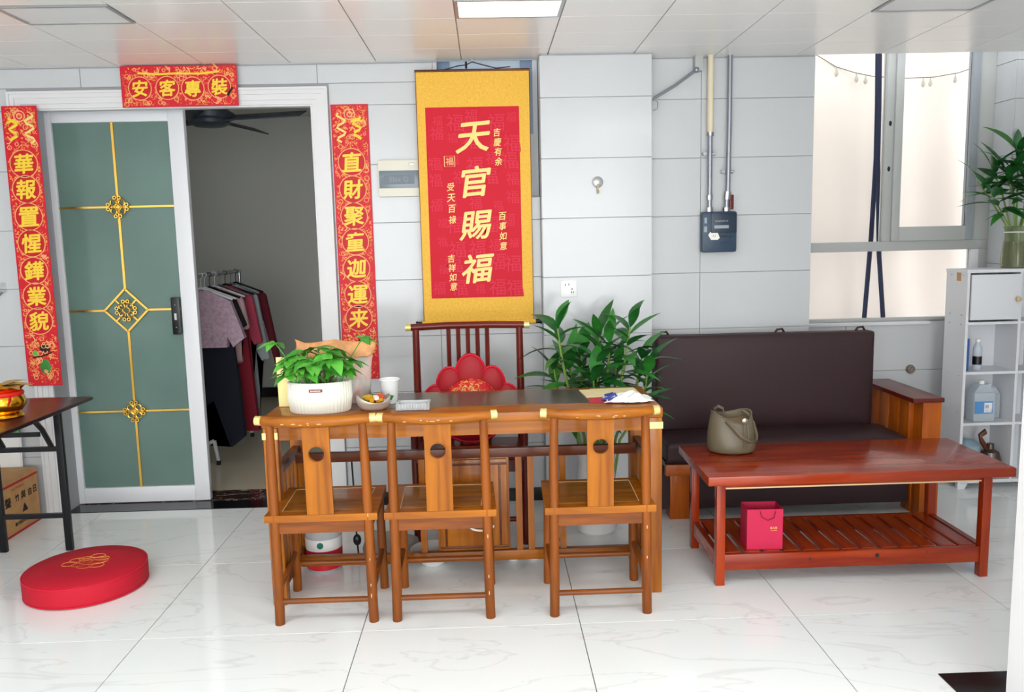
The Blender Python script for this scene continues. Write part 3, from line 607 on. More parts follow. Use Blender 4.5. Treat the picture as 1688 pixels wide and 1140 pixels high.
# ------------------------------------------------------------------ sofa
sf = T('sofa', 'wooden sofa with dark maroon leather cushions below the window', 'sofa', (1.5, 4.05, 0))
def cushion(name, x0, x1, y0, y1, z0, z1, mat, parent, bulge=.02, bev=.035):
    q = B().bx(x0, x1, y0, y1, z0, z1); bm = q.bm
    bmesh.ops.subdivide_edges(bm, edges=bm.edges[:], cuts=7, use_grid_fill=True)
    c = Vector(((x0+x1)/2, (y0+y1)/2, (z0+z1)/2)); h_ = Vector(((x1-x0)/2, (y1-y0)/2, (z1-z0)/2))
    for v in bm.verts:
        d = v.co-c; k = [d[i]/h_[i] for i in range(3)]; ax = min(range(3), key=lambda i: h_[i])
        o_ = [i for i in range(3) if i != ax]; f_ = (1-k[o_[0]]**4)*(1-k[o_[1]]**4)
        v.co[ax] += math.copysign(1, k[ax])*bulge*f_*abs(k[ax])
        for i in o_:                                     # round the rim
            if abs(k[ax]) > .95 and abs(k[i]) > .95: v.co[i] -= math.copysign(bev*.35, k[i])
        v.co += Vector((random.uniform(-1, 1), random.uniform(-1, 1), random.uniform(-1, 1)))*.0015
    o = q.build(name, mat, parent, ang=80)
    m = o.modifiers.new('b', 'BEVEL'); m.width = .012; m.segments = 3; m.limit_method = 'ANGLE'; m.angle_limit = math.radians(45)
    s = o.modifiers.new('s', 'SUBSURF'); s.levels = 1; s.render_levels = 1
    return o
bc = cushion('back_cushion', -.655, .475, .06, .16, .405, .9, 'leather', sf, .018)
for x in (-.6, .0, .42): B().tube([(x-.03, .12, .89), (x-.015, .115, .915), (x+.01, .115, .918), (x+.03, .12, .888)], .006, 6).build('tie', 'leather', bc)
scu = cushion('seat_cushion', -.655, .535, -.2, .12, .31, .41, 'leather', sf, .015)
B().bx(-.655, .6, -.185, -.15, .245, .3, .003).build('front_rail', wood('orange', 'x'), sf); B().bx(-.655, .6, -.15, .16, .285, .31).build('seat_board', 'black_metal', sf, False)
B().bx(-.52, .59, -.1, .16, .05, .285).build('shade_lining', 'leather', sf, False); B().bx(-.655, -.62, -.1, .16, .05, .285).build('shade_lining', 'leather', sf, False)  # dark lining carried down to stand in for the shadow under the sofa
for x0_, x1_ in ((-.618, -.522), (.595, .692)): B().bx(x0_, x1_, -.11, -.02, 0, .25 if x0_ < 0 else .30, .003).build('leg', wood('orange', 'z'), sf)
for x0_, x1_ in ((-.618, -.522), (.612, .692)): B().bx(x0_, x1_, .1, .17, 0, .14 if x0_ < 0 else .25).build('leg', wood('orange', 'z'), sf)
B().bx(-.6, .5, .175, .2, .3, .8, .003).build('back_board', wood('orange', 'x'), sf)
ar = B().bx(.545, .70, -.2, .36, .575, .598, .004).build('arm_top', wood('maroon', 'y'), sf)
B().bx(.6, .692, -.19, -.11, .0, .575, .003).build('arm_post', wood('orange', 'z'), sf)
for k in range(4): B().bx(.575, .61, -.105+.105*k, -.012+.105*k, .31, .575, .003).build('arm_slat', wood('orange', 'z'), sf)
B().bx(.56, .692, -.11, .35, .25, .31, .003).build('arm_rail', wood('maroon', 'y'), sf)
# handbag on the table
hb_ = T('handbag', 'olive grey leather bucket bag standing on the coffee table', 'handbag', (1.045, 3.475, .4665), -.12)
q = B(); bm = q.bm; n = 40; rings = []
prof = [(0, 0), (.09, 0), (.1, .008), (.104, .03), (.103, .07), (.097, .11), (.09, .145), (.084, .165)]
for i, (r, z) in enumerate(prof):
    rg = []
    for j in range(n):
        an = 2*PI*j/n; k = i/(len(prof)-1); dent = 0
        if 1 < i: dent = .016*math.exp(-((an-4.6)/.5)**2)*math.exp(-((z-.115)/.03)**2)+.006*math.exp(-((an-4.9)/.6)**2)*math.exp(-((z-.055)/.016)**2)-.006*math.exp(-((an-4.7)/.6)**2)*math.exp(-((z-.03)/.015)**2)
        rr = r*(1-.0*k)-dent if r else 0
        zz = z+(.016*math.sin(an*2+.9)+.012*math.cos(an-1.9))*k**3
        rg.append(bm.verts.new((rr*math.cos(an)*(1+.02*k), rr*math.sin(an)*.72, zz)))
    rings.append(rg)
for A_, Q_ in zip(rings, rings[1:]):
    for j in range(n): bm.faces.new((A_[j], A_[(j+1) % n], Q_[(j+1) % n], Q_[j]))
top = [v.co.copy() for v in rings[-1]]
bmesh.ops.remove_doubles(bm, verts=bm.verts, dist=1e-5)
bo = q.build('body', 'bag_leather', hb_, ang=80); m = bo.modifiers.new('s', 'SOLIDIFY'); m.thickness = .004; m = bo.modifiers.new('u', 'SUBSURF'); m.levels = m.render_levels = 1
B().tube(top[::2], .0035, 6, closed=True).build('rim', 'bag_leather', hb_)
q = B(); q.bm.faces.new([q.bm.verts.new((p.x*.95, p.y*.95, p.z-.03)) for p in top]); q.build('inside', 'bag_inside', hb_)
B().tube([(-.035, -.068, .15), (-.02, -.085, .135), (.02, -.11, .09), (.06, -.1, .065), (.092, -.07, .062), (.1, -.045, .08), (.09, -.02, .13), (.07, .005, .165), (.05, .02, .175)], .0085, 8, flat=(1.1, .32)).build('strap', 'bag_leather', hb_)
B().tube([(-.065, .03, .16), (-.07, .02, .185), (-.055, .01, .2), (-.035, .01, .19), (-.03, .015, .165)], .008, 8, flat=(1.1, .4)).build('handle_loop', 'bag_leather', hb_)
kn = B().lathe([(0, -.004), (.012, -.003), (.013, .003), (.006, .006), (0, .006)], n=16)
for v in kn.bm.verts: v.co = Vector((v.co.x+.045, -v.co.z-.068, v.co.y+.15))
kn.build('clasp', 'valve', hb_)
for x in (.04, .055): B().tube([(x, -.066, .148), (x+.004, -.076, .1), (x+.002, -.074, .03)], .0016, 5).build('seam', 'bag_leather', hb_)
# gift bag on the lower shelf
p0 = fl(1232, 906, .13); p1 = fl(1291, 905, .13)
gb_ = T('gift_bag', 'crimson paper gift bag standing on the table shelf', 'gift bag', ((p0.x+p1.x)/2, p0.y+.05, .131), -.04)
wg = (p1.x-p0.x)/2; hg = .168
bd = B().bx(-wg, wg, -.05, .05, 0, .002).bx(-wg, wg, -.05, -.0485, .002, hg).bx(-wg, wg, .0485, .05, .002, hg).bx(-wg, -wg+.0015, -.0485, .0485, .002, hg).bx(wg-.0015, wg, -.0485, .0485, .002, hg).build('body', 'gift_red', gb_, False)
for y_ in (-.0515, .0515): B().tube([(-.02, y_, hg-.008), (-.016, y_-.002, hg-.03), (.01, y_-.004, hg-.045), (.035, y_-.003, hg-.035), (.042, y_, hg-.008)], .0018, 6).build('cord_handle', 'gift_cord', gb_)
letters('lettering', [('喜人回', .035, .09, .009), ('CHA REN', .036, .079, .004)], 'scroll_gold', gb_, to=Matrix.Translation((0, -.0502, 0)))
# red round floor cushion
fcs = [fl(*q, .085) for q in ((23, 958), (243, 925), (100, 975), (130, 902))]
cx_ = -1.715; cy_ = 3.36
rc = T('floor_cushion', 'round red floor cushion with gold flower embroidery', 'floor cushion', (cx_, cy_, 0))
pr_ = [(0, .0), (.225, .0), (.236, .006), (.238, .02), (.239, .07), (.237, .082), (.225, .092), (.12, .098), (0, .1)]
B().lathe(pr_, n=56).build('cover', 'cushion_red', rc, ang=60)
B().torus((0, 0, .084), .2365, .003, 56, 6, 'xy').build('piping', 'red_edge', rc); B().torus((0, 0, .006), .236, .003, 56, 6, 'xy').build('piping', 'red_edge', rc)
q = B()
for k in range(9):
    an = k*2*PI/9; rr = .035+.012*(k % 3); q.torus((rr*math.cos(an)*1.2, rr*math.sin(an)*1.1+.02, .0985), .03, .0012, 20, 4, 'xy', 1, .8)
q.torus((0, .02, .099), .018, .0012, 16, 4, 'xy'); q.torus((.02, .025, .099), .05, .0012, 24, 4, 'xy', 1.2, .8); q.build('embroidery', 'thread', rc)
# ------------------------------------------------------------------ folding table at the left
ft = T('folding_table', 'folding table with brown top and black steel frame', 'folding table', (-2.17, 3.35, 0))
B().bx(-.25, .25, -.6, .62, .682, .7, .002).build('table_top', 'ftable', ft); B().bx(-.252, .252, -.602, .622, .6865, .6955).build('edge_band', 'black_plastic', ft)
for y in (.44, -.45):
    for x in (-.135, .17): B().bar((x, y, .0), (x, y-.0, .682), .032, .022, .003).build('leg', 'black_metal', ft)
    for z in (.49, .17): B().bx(-.12, .155, y-.009, y+.009, z-.011, z+.011).build('crossbar', 'black_metal', ft)
    for x in (-.1, .12): B().tube([(x-.04, y-.06, .655), (x-.01, y-.03, .59), (x+.01, y, .5)], .012, 6).build('brace', 'black_metal', ft)
B().bx(-.12, .155, .3, .312, .58, .6).build('crossbar', 'black_metal', ft); B().bx(-.16, -.14, -.5, .5, .66, .682).bx(.14, .16, -.5, .5, .66, .682).build('side_rail', 'black_metal', ft)
# golden offering pot
gp = fl(12, 690, .70)
gt = T('gold_pot', 'shiny gold offering pot with red ribbon on the folding table', 'pot', (gp.x-.03, gp.y+.03, .7005))
gt.scale = (1.2, 1.2, 1.2)
B().lathe([(0, 0), (.06, 0), (.066, .006), (.062, .012), (.05, .018), (.062, .026), (.074, .045), (.075, .06), (.066, .08), (.058, .09), (.064, .1), (.075, .112), (.073, .114), (.06, .102), (0, .1)], n=32).build('bowl', 'yellow_gold', gt)
B().torus((0, 0, .086), .062, .008, 32, 8, 'xy').build('ribbon', 'ribbon_red', gt)
B().tube([(.05, -.035, .085), (.056, -.05, .07), (.05, -.055, .05)], .008, 6, flat=(1, .4)).build('ribbon_tail', 'ribbon_red', gt)
lm = leaf_mesh('gold_leaf', .11, .05, .3, 'leaf_gold')
for az, el in ((.1, .15), (-.5, .1), (-1.3, .2), (1.2, .2)): inst('gold_leaf', lm, gt, (.0, 0, .112), aim(az, el))
B().cyl((-.02, -.01, .1), (-.02, -.01, .2), .018, .016).build('candle', 'ribbon_red', gt)
# cardboard box and bin at the left wall
bxo = T('cardboard_box', 'brown printed cardboard box under the folding table', 'box', (-2.52, 4.09, 0))
B().bx(-.14, .14, -.165, .165, 0, .285, .002).build('carton', 'kraft', bxo)
m_ = Matrix.Translation((.1402, 0, 0)) @ Matrix.Rotation(PI/2, 4, 'Z')
B().bx(.14, .1405, -.165, .165, .25, .262).bx(.14, .1405, -.165, .165, .0, .012).build('red_band', 'kraft_red', bxo, False)
letters('lettering', [('聲', -.11, .175, .05), ('竹', -.03, .18, .035), ('與', .025, .18, .04), ('自', .085, .178, .038), ('日', .13, .18, .036), ('聲竹與自日茶莊', .0, .05, .018), ('▲', .03, .115, .04)], 'ink', bxo, .03, to=m_)
letters('red_lettering', [('Jiang Cha Bai Jiu', -.02, .23, .016)], 'kraft_red', bxo, .0, to=m_)
t = T('storage_bin', 'white ribbed bin standing behind the cardboard box', 'bin', (-2.58, 4.285, 0))
B().lathe([(0, 0), (.1, 0), (.12, .44), (.125, .45), (.0, .45)], n=60, sy=.22, ribs=.0025, nrib=20).build('body', 'ceramic', t)
tag(B().box((-2.49, 4.285, .506), (.05, .02, .11), None, .004).build('green_packet', 'green_pack'), 'small green packet seen under the folding table', 'packet')
# ------------------------------------------------------------------ hanging scroll
SY = 4.262
def S(u, v): return wy(u, v, SY)
sx0, sx1, sz1, sz0 = S(685, 119).x, S(875, 300).x, S(776, 117).z, S(790, 529).z
cxs = (sx0+sx1)/2; hw = (sx1-sx0)/2
scx = T('hanging_scroll', 'yellow silk hanging scroll with four large golden characters on red', 'scroll', (cxs, SY, sz0))
hh = sz1-sz0
B().bx(-hw, hw, 0, .004, 0, hh).build('silk_mount', 'silk', scx, False)
B().bx(-hw-.004, -hw, -.001, .005, 0, hh).bx(hw, hw+.004, -.001, .005, 0, hh).build('dark_edge', wood('dark', 'z'), scx, False)
rx0, rx1 = S(705, 300).x-cxs, S(858, 300).x-cxs; rz1, rz0 = S(778, 176).z-sz0, S(790, 490).z-sz0
pn = B().bx(rx0, rx1, -.0012, 0, rz0, rz1).build('red_panel', 'scroll_red', scx, False)
rc_ = (rx0+rx1)/2; fu = []; random.seed(3)
for i in range(9):
    for j in range(5):
        fu.append(('福', rx0+.045+(rx1-rx0-.09)*(j+random.uniform(-.25, .25))/4, rz0+.05+(rz1-rz0-.1)*(i+random.uniform(-.3, .3))/8, random.choice((.05, .065, .085)), random.uniform(-.15, .15)))
fu = [(a, min(max(x, rx0+.04), rx1-.04), min(max(z, rz0+.045), rz1-.045), h, s) for a, x, z, h, s in fu]
letters('faint_print', fu, 'scroll_print', pn, .0, .0016, kind='stuff')
def Q(u, v): p = S(u, v); return p.x-cxs, p.z-sz0
it = []
for ch, u, v, h in (('天', 781, 226, .145), ('官', 783, 299, .15), ('賜', 785, 371, .14), ('福', 787, 442, .145)): x, z = Q(u, v); it.append((ch, x, z, h, .16, 1.02))
letters('large_character', it, 'scroll_gold', pn, .022, .003, split=True)
it = []
for tx, u0, v0, u1, v1 in (('吉慶有余', 819, 218, 822, 266), ('百事如意', 828, 356, 830, 405), ('受天百祿', 743, 308, 746, 362), ('吉祥如意', 744, 426, 748, 472)):
    for k, ch in enumerate(tx): x, z = Q(u0+(u1-u0)*k/3, v0+(v1-v0)*k/3); it.append((ch, x, z, .04, .12, .9))
letters('small_character', it, 'scroll_gold', pn, .012, .003, split=True)
x, z = Q(741, 266); q = B(); r_ = .026
for p_, q_ in (((-1, -1), (1, -1)), ((1, -1), (1, 1)), ((1, 1), (-1, 1)), ((-1, 1), (-1, -1))): q.bar((x+p_[0]*r_, -.003, z+p_[1]*r_), (x+q_[0]*r_, -.003, z+q_[1]*r_), .004, .001)
se = q.build('seal', 'peach_print', pn); letters('seal_characters', [('福', x, z, .038)], 'peach_print', se, .01, .003)
rl = B().cyl((-hw-.012, .003, -.008), (hw+.012, .003, -.008), .014, n=16).build('roller', 'silk', scx)
for s in (-1, 1): B().lathe([(.0, 0), (.011, 0), (.012, .008), (.012, .032), (.015, .036), (.015, .042), (0, .042)], n=16).build('roller_knob', 'black_plastic', rl).matrix_local = Matrix.Translation((s*(hw+.002), .003, -.008)) @ Matrix.Rotation(s*PI/2, 4, 'Y')
B().cyl((-hw-.006, .002, hh+.004), (hw+.006, .002, hh+.004), .0065, n=10).build('top_rod', wood('dark', 'x'), scx)
B().tube([(-.14, .0, hh+.008), (-.07, .0, hh+.026), (-.03, 0, hh+.03), (.0, 0, hh+.044), (.05, 0, hh+.03), (.12, 0, hh+.012), (.19, 0, hh+.018)], .003, 6).build('cord', 'black_plastic', scx)
B().tube([(-.03, 0, hh+.012), (-.03, -.004, hh+.045)], .006, 6).build('cord_knot', 'black_plastic', scx); B().tube([(0, 0, hh+.042), (0, 0, CZ-sz0)], .0015, 5).build('hook', 'steel', scx)
# ------------------------------------------------------------------ red New Year couplets
def couplet(name, label, x0, x1, z0, z1, y, chars, centres, rr, dragon, seed):
    t = T(name, label, 'banner', ((x0+x1)/2, y, z0), group='red New Year banners'); hw_ = (x1-x0)/2; h_ = z1-z0
    B().bx(-hw_, hw_, 0, .0025, 0, h_).build('backing', 'red_edge', t, False)
    ppr = B().bx(-hw_+.008, hw_-.008, -.0008, 0, .008, h_-.008).build('printed_paper', 'print_red', t, False)
    it_ = []
    for ch, (x, z) in zip(chars, centres):
        d = B().cyl((x, -.001, z), (x, -.0016, z), rr, rr, 32).build('medallion', 'red_flat', t); B().torus((x, -.0018, z), rr, .0026, 36, 5).build('ring', 'peach_print', d)
        it_.append((ch, x, z, rr*1.38, .08))
    letters('character', it_, 'gold_print', t, .028, .0026, split=True)
    random.seed(seed); orn = B()
    for i in range(dragon[2]):
        x = random.uniform(-hw_+.02, hw_-.02); z = random.uniform(dragon[0], dragon[1])
        if any((x-a)**2+(z-b)**2 < (rr+.012)**2 for a, b in centres): continue
        if random.random() < .5: orn.torus((x, -.0015, z), random.uniform(.006, .012), .002, 10, 4)
        else:
            n_ = 5; orn.tube([(x+.012*math.cos(j*1.1+i), -.0015, z+.012*math.sin(j*.9+i)+.004*j) for j in range(n_)], .003, 5, flat=(1, .5))
    orn.build('gold_ornament', 'peach_print', t, kind='stuff')
    return t, hw_, h_
def vertical(name_label, u0a, u1a, chars, vs_, us_, y, mirror, seed, zt, zb, x0, x1):
    cx_ = (x0+x1)/2; cen = []
    for v, u in zip(vs_, us_): p = wy(u, v, y); cen.append((0, p.z-zb))
    t, hw_, h_ = couplet('couplet_banner', name_label, x0, x1, zb, zt, y, chars, cen, .068, (.03, zt-zb-.03, 190), seed)
    zz = cen[0][1]+.1; s = -1 if mirror else 1
    B().tube([(s*(.045+.022*math.sin(i*1.25)), -.002, zz+.012*i) for i in range(13)], .006, 6, flat=(1, .4)).build('dragon', 'scroll_gold', t)
    q = B().tube([(-s*(.035+.02*math.cos(i*1.3)), -.002, zz+.015+.011*i) for i in range(11)], .0075, 6, flat=(1, .4)); q.tube([(-s*.065, -.002, zz+.1), (-s*.03, -.002, zz+.115), (-s*.005, -.002, zz+.1)], .006, 6, flat=(1, .4)).build('phoenix', 'gold_print', t)
    q = B().torus((0, -.002, h_-.05), .026, .0035, 20, 5); q.torus((0, -.002, h_-.05), .012, .004, 12, 5).build('top_medal', 'peach_print', t)
    # fruit and vase motif at the foot
    zf = .1; B().ball((.01, -.0, zf), 1, (.03, .002, .045), 16).build('green_vase', 'leaf_mid', t); B().ball((-.035, 0, zf+.07), 1, (.02, .002, .018), 12).build('green_fruit', 'leaf_bright', t)
    q = B(); q.ball((.015, -.0, zf+.095), 1, (.03, .002, .03), 12); q.tube([(-.05, -.002, zf+.05), (.0, -.002, zf+.055), (.05, -.002, zf+.075)], .004, 5).build('plum_branch', 'soil', t)
    return t
vertical('long red couplet banner left of the frosted glass door', 0, 0, '華報置惺鏵業貌', (270, 312, 357, 401, 446, 488, 529), (34, 40, 45, 50, 56, 60, 63), 4.288, False, 11, 2.118, .705, -2.395, -2.222)
vertical('long red couplet banner right of the open doorway', 0, 0, '直財聚童迦運来', (267, 312, 356, 398, 442, 485, 524), (581, 585, 589, 592, 594, 596, 597), 4.3165, True, 23, 2.102, .69, -.771, -.582)
x0_, x1_ = -1.797, -1.222; zb_, zt_ = 2.1, 2.3
cen = [(wy(u, v, 4.288).x-(x0_+x1_)/2, wy(u, v, 4.288).z-zb_) for u, v in ((231, 146), (276, 145), (318, 146), (362, 143))]
t, hw_, h_ = couplet('lintel_banner', 'short horizontal red banner pasted above the sliding door', x0_, x1_, zb_, zt_, 4.288, '安客專裝', cen, .056, (.015, .185, 110), 31)
B().tube([(-.2, -.002, .165), (-.1, -.002, .158), (0, -.002, .162), (.1, -.002, .158), (.2, -.002, .168)], .005, 6, flat=(1, .4)).build('gold_bough', 'gold_print', t); B().tube([(.235, -.002, .05), (.262, -.002, .09)], .006, 6, flat=(1, .4)).build('dark_flute', 'soil', t)
# ------------------------------------------------------------------ wall fittings
p0, p1 = wy(622, 264, 4.3), wy(694, 323, 4.3)
t = T('distribution_box', 'cream electrical distribution box beside the scroll', 'electrical box', ((p0.x+p1.x)/2, W-.008, (p0.z+p1.z)/2)); hw_ = (p1.x-p0.x)/2; hz = (p0.z-p1.z)/2
B().bx(-hw_, hw_, -.028, 0, -hz, hz, .006).build('cover', 'beige', t); B().bx(-hw_+.006, hw_-.006, -.031, -.028, -.05, .038, .001).build('window', 'screen_grey', t)
B().bx(-hw_+.03, hw_-.03, -.032, -.031, -.03, .015).build('breaker_strip', 'screen_dark', t, False); letters('lettering', [('Elax Q', 0, -.008, .03)], 'screen_grey', t, .0, to=Matrix.Translation((0, -.032, 0)))
B().bx(.052, .078, -.034, -.028, .062, .076, .004).build('latch', 'steel', t)
p0, p1 = wy(924, 463, COLY), wy(951, 488, COLY)
t = T('wall_socket', 'white double wall socket on the tiled column', 'socket', ((p0.x+p1.x)/2, COLY, (p0.z+p1.z)/2))
B().bx(-.042, .042, -.009, 0, -.042, .042, .003).build('plate', 'ceramic', t); q = B()
for x, z, r_ in ((-.018, .02, 0), (.0, .022, 0), (.012, -.018, 1), (.022, -.018, 1), (.016, -.002, 1)): q.bx(x-.002, x+.002, -.0095, -.009, z-.005, z+.005)
q.build('slot', 'ink', t, False)
p = wy(985, 300, COLY)
t = T('adhesive_hook', 'round white adhesive hook on the tiled column', 'hook', (p.x, COLY, p.z))
B().lathe([(0, 0), (.026, 0), (.028, .006), (.02, .011), (0, .013)], n=24).build('disc', 'lamp_frame', t).rotation_euler = (PI/2, 0, 0)
B().tube([(0, -.012, -.01), (0, -.014, -.04), (0, -.022, -.055), (0, -.03, -.045)], .0045, 8).build('prong', 'knob_tan', t)
p = wy(1500, 608, WB-.008)
t = T('pipe_cap', 'small round metal pipe cap on the wall above the sofa arm', 'pipe cap', (p.x, WB-.008, p.z)); o = B().lathe([(0, 0), (.026, 0), (.026, .01), (.02, .018), (.012, .018), (.012, .028), (0, .028)], n=20).build('cap', 'valve', t); o.rotation_euler = (PI/2, 0, 0)
p = wy(4, 475, W)
t = T('wall_hook', 'small metal hook on the wall at the left edge', 'hook', (p.x, W-.008, p.z)); B().bx(-.02, .025, -.004, 0, -.025, .03, .002).build('plate', 'clear', t); B().tube([(-.01, -.006, .02), (-.012, -.01, -.02), (0, -.022, -.035), (.012, -.022, -.02)], .004, 8).build('prong', 'steel', t)
# gas meter with its pipes
p0, p1 = wy(1156, 349, 4.28), wy(1213, 415, 4.28)
mx_, mz_ = (p0.x+p1.x)/2, (p0.z+p1.z)/2; hw_ = (p1.x-p0.x)/2; hz = (p0.z-p1.z)/2
t = T('gas_meter', 'dark blue gas meter hanging on the white tiled wall', 'gas meter', (mx_, 4.29, mz_))
B().bx(-hw_, hw_, -.03, .028, -hz, hz, .014).build('case', 'meter_blue', t); fp = B().bx(-hw_*.5, hw_-.004, -.036, -.03, -.005, hz-.008, .003).build('face_panel', 'meter_dark', t)
B().bx(-.03, .045, -.0375, -.036, .018, .034).build('display', 'meter_lcd', fp, False); letters('lettering', [('智能膜式燃气表', .008, .055, .009)], 'meter_lcd', fp, .01, to=Matrix.Translation((0, -.0362, 0)))
B().bx(-hw_+.01, -hw_+.025, -.0315, -.03, .0, .03).bx(-hw_+.012, -hw_+.024, -.0315, -.03, .045, .075).build('side_label', 'meter_lcd', t, False)
stk = B().prism([(-.06, -.015), (-.045, -.04), (-.01, -.04), (.0, -.03), (-.012, -.002), (-.05, .0)], -.0325, -.0305).build('sticker', 'sticker', t, False); letters('sticker_print', [('43', -.03, -.02, .014)], 'knob_tan', stk, .02, to=Matrix.Translation((0, -.0327, 0)))
letters('front_print', [('▼▼▼  ▲ 6', .035, -.025, .012), ('0 3 7 2', .03, -.055, .012)], 'ink', t, .0, to=Matrix.Translation((0, -.0302, 0)))
pxs = (wy(1170, 300, 4.29).x-mx_, wy(1200, 300, 4.29).x-mx_)
t2 = T('gas_pipe', 'cream and steel gas pipe rising left above the meter', 'pipe', (mx_+pxs[0], 4.29, mz_+hz), group='gas pipes'); zt = CZ-(mz_+hz); zc_ = wy(1169, 220, 4.29).z-mz_-hz
B().cyl((0, 0, .0), (0, 0, zc_), .0125).build('steel_pipe', 'grey_pipe', t2); B().cyl((0, 0, zc_), (0, 0, zt), .0155).build('cream_pipe', 'cream_pipe', t2)
B().cyl((0, 0, zc_-.012), (0, 0, zc_+.006), .0185).build('coupling', 'steel', t2); B().cyl((0, 0, 0), (0, 0, .022), .019, n=8).build('nut', 'steel', t2); B().cyl((0, 0, .06), (0, 0, .085), .017, n=8).build('nut', 'steel', t2)
B().bx(-.032, .032, .004, .03, zc_-.105, zc_-.098).cyl((-.028, -.006, zc_-.1), (-.028, .03, zc_-.1), .009).cyl((.028, -.006, zc_-.1), (.028, .03, zc_-.1), .009).build('clamp', 'steel', t2)
t3 = T('gas_pipe', 'bare grey gas pipe rising right above the meter', 'pipe', (mx_+pxs[1], 4.29, mz_+hz), group='gas pipes')
B().tube([(-.006, 0, 0), (-.006, 0, .05), (0, 0, .1), (.004, 0, zt*.6), (.004, 0, zt)], .0128, 12).build('steel_pipe', 'grey_pipe', t3); B().cyl((-.006, 0, 0), (-.006, 0, .02), .02, n=8).build('nut', 'steel', t3); B().cyl((-.004, 0, .06), (0, 0, .1), .018, n=8).build('nut', 'steel', t3)
B().bx(.008, .03, -.008, .008, .01, .085, .004).build('valve_lever', wood('maroon', 'z'), t3); B().bx(-.03, .03, .004, .03, .2, .207).cyl((-.026, -.006, .203), (-.026, .03, .203), .009).cyl((.026, -.006, .203), (.026, .03, .203), .009).build('clamp', 'steel', t3)
pa, pb, pc = wy(1152, 92, 4.27), wy(1148, 115, 4.27), wy(1078, 162, 4.24)
t = T('wall_bracket', 'small bracket under the ceiling with a slanting pipe to the column', 'bracket', (pa.x, 4.3, CZ)); o0 = t.location.copy()
B().bx(-.018, .022, -.03, .02, -.075, 0, .002).build('mount', 'alu_grey', t); B().tube([pb-o0, (pb+pc)/2-o0+Vector((0, 0, -.006)), pc-o0], .008, 8).build('slanting_pipe', 'grey_pipe', t)
q_ = pc-o0; B().tube([q_, q_+Vector((.02, 0, -.02)), q_+Vector((.018, .0, -.05)), q_+Vector((-.006, 0, -.06))], .004, 6).build('cable_loop', 'grey_pipe', t); B().ball(pb-o0, .015).build('joint', 'grey_pipe', t)
# ------------------------------------------------------------------ storage shelf at the right
sx0_, sx1_, sy0, sy1 = 2.532, 3.0, 4.27, 4.47; dvx = .284
sh = T('storage_shelf', 'narrow white storage shelf with a small door beside the sofa', 'shelf', (sx0_, sy0, 0)); Wd, Dp = sx1_-sx0_, sy1-sy0
zA = [wy(1640, v, sy0).z for v in (796, 696, 612, 530)]; zA = [.05] + [zA[1], zA[2], zA[3]]
B().bx(0, .015, 0, Dp, .03, 1.19).build('side_panel', 'shelf_white', sh, False); B().bx(Wd-.015, Wd, 0, Dp, .03, 1.19).build('side_panel', 'shelf_white', sh, False)
B().bx(dvx, dvx+.014, 0, Dp-.006, .05, 1.175).build('divider', 'shelf_white', sh, False); B().bx(.015, Wd-.015, Dp-.006, Dp, .05, 1.175).build('back_panel', 'shelf_white', sh, False); B().bx(-.004, Wd+.004, -.004, Dp, 1.175, 1.192).build('top_panel', 'shelf_white', sh, False)
for z in zA: B().bx(.015, dvx, .0, Dp-.006, z-.014, z).build('shelf_board', 'shelf_white', sh, False); B().bx(dvx+.014, Wd-.015, .0, Dp-.006, z-.014, z).build('shelf_board', 'shelf_white', sh, False)
B().bx(.0, Wd, .004, .014, .03, .05).build('plinth', 'shelf_white', sh, False)
for x in (0, Wd-.04): B().prism([(x, 0), (x+.04, 0), (x+.055 if x == 0 else x+.04, .03), (x if x == 0 else x-.015, .03)], .0, .02).build('foot', 'shelf_white', sh, False)
sd = B().bx(.018, dvx-.002, -.014, -.001, zA[3]+.012, 1.165, .002).build('door', 'alu_white', sh); kp = wy(1674, 492, sy0)
kb = B().lathe([(0, 0), (.006, 0), (.006, .008), (.013, .012), (.014, .02), (.008, .024), (0, .024)], n=16).build('knob', 'knob_tan', sd); kb.rotation_euler = (PI/2, 0, 0); kb.location = (min(kp.x-sx0_, dvx-.022), -.014, kp.z)
q = B()
for z in (1.16, .95, .9, .62, .42): q.ball((-.0005, .04, z), .0035).ball((-.0005, .15, z), .0035)
q.build('screw_cap', 'steel', sh); B().bx(-.0012, 0, .06, .1, 1.13, 1.18).build('tape', 'kraft', sh, False)
def at(u, z, y): p = wy(u, 600, y); return p.x
tag(B().bx(2.549, 2.585, 4.31, 4.37, zA[2]+.001, zA[2]+.175, .004).build('blue_carton', 'bottle_blue'), 'blue carton on the upper open shelf board', 'carton')
bx_ = wy(1609, 600, 4.33).x+.01
t = T('water_bottle', 'clear bottle with a black label beside the blue carton', 'bottle', (bx_, 4.34, zA[2]+.0005)); B().lathe([(0, 0), (.021, 0), (.023, .01), (.023, .05), (.021, .055), (.023, .06), (.023, .11), (.021, .125), (.012, .145), (.011, .155), (0, .155)], n=20).build('bottle_body', 'jug', t)
B().lathe([(.0236, .03), (.0236, .075)], n=20).build('label', 'black_plastic', t); B().cyl((0, 0, .152), (0, 0, .168), .012).build('cap', 'ceramic', t)
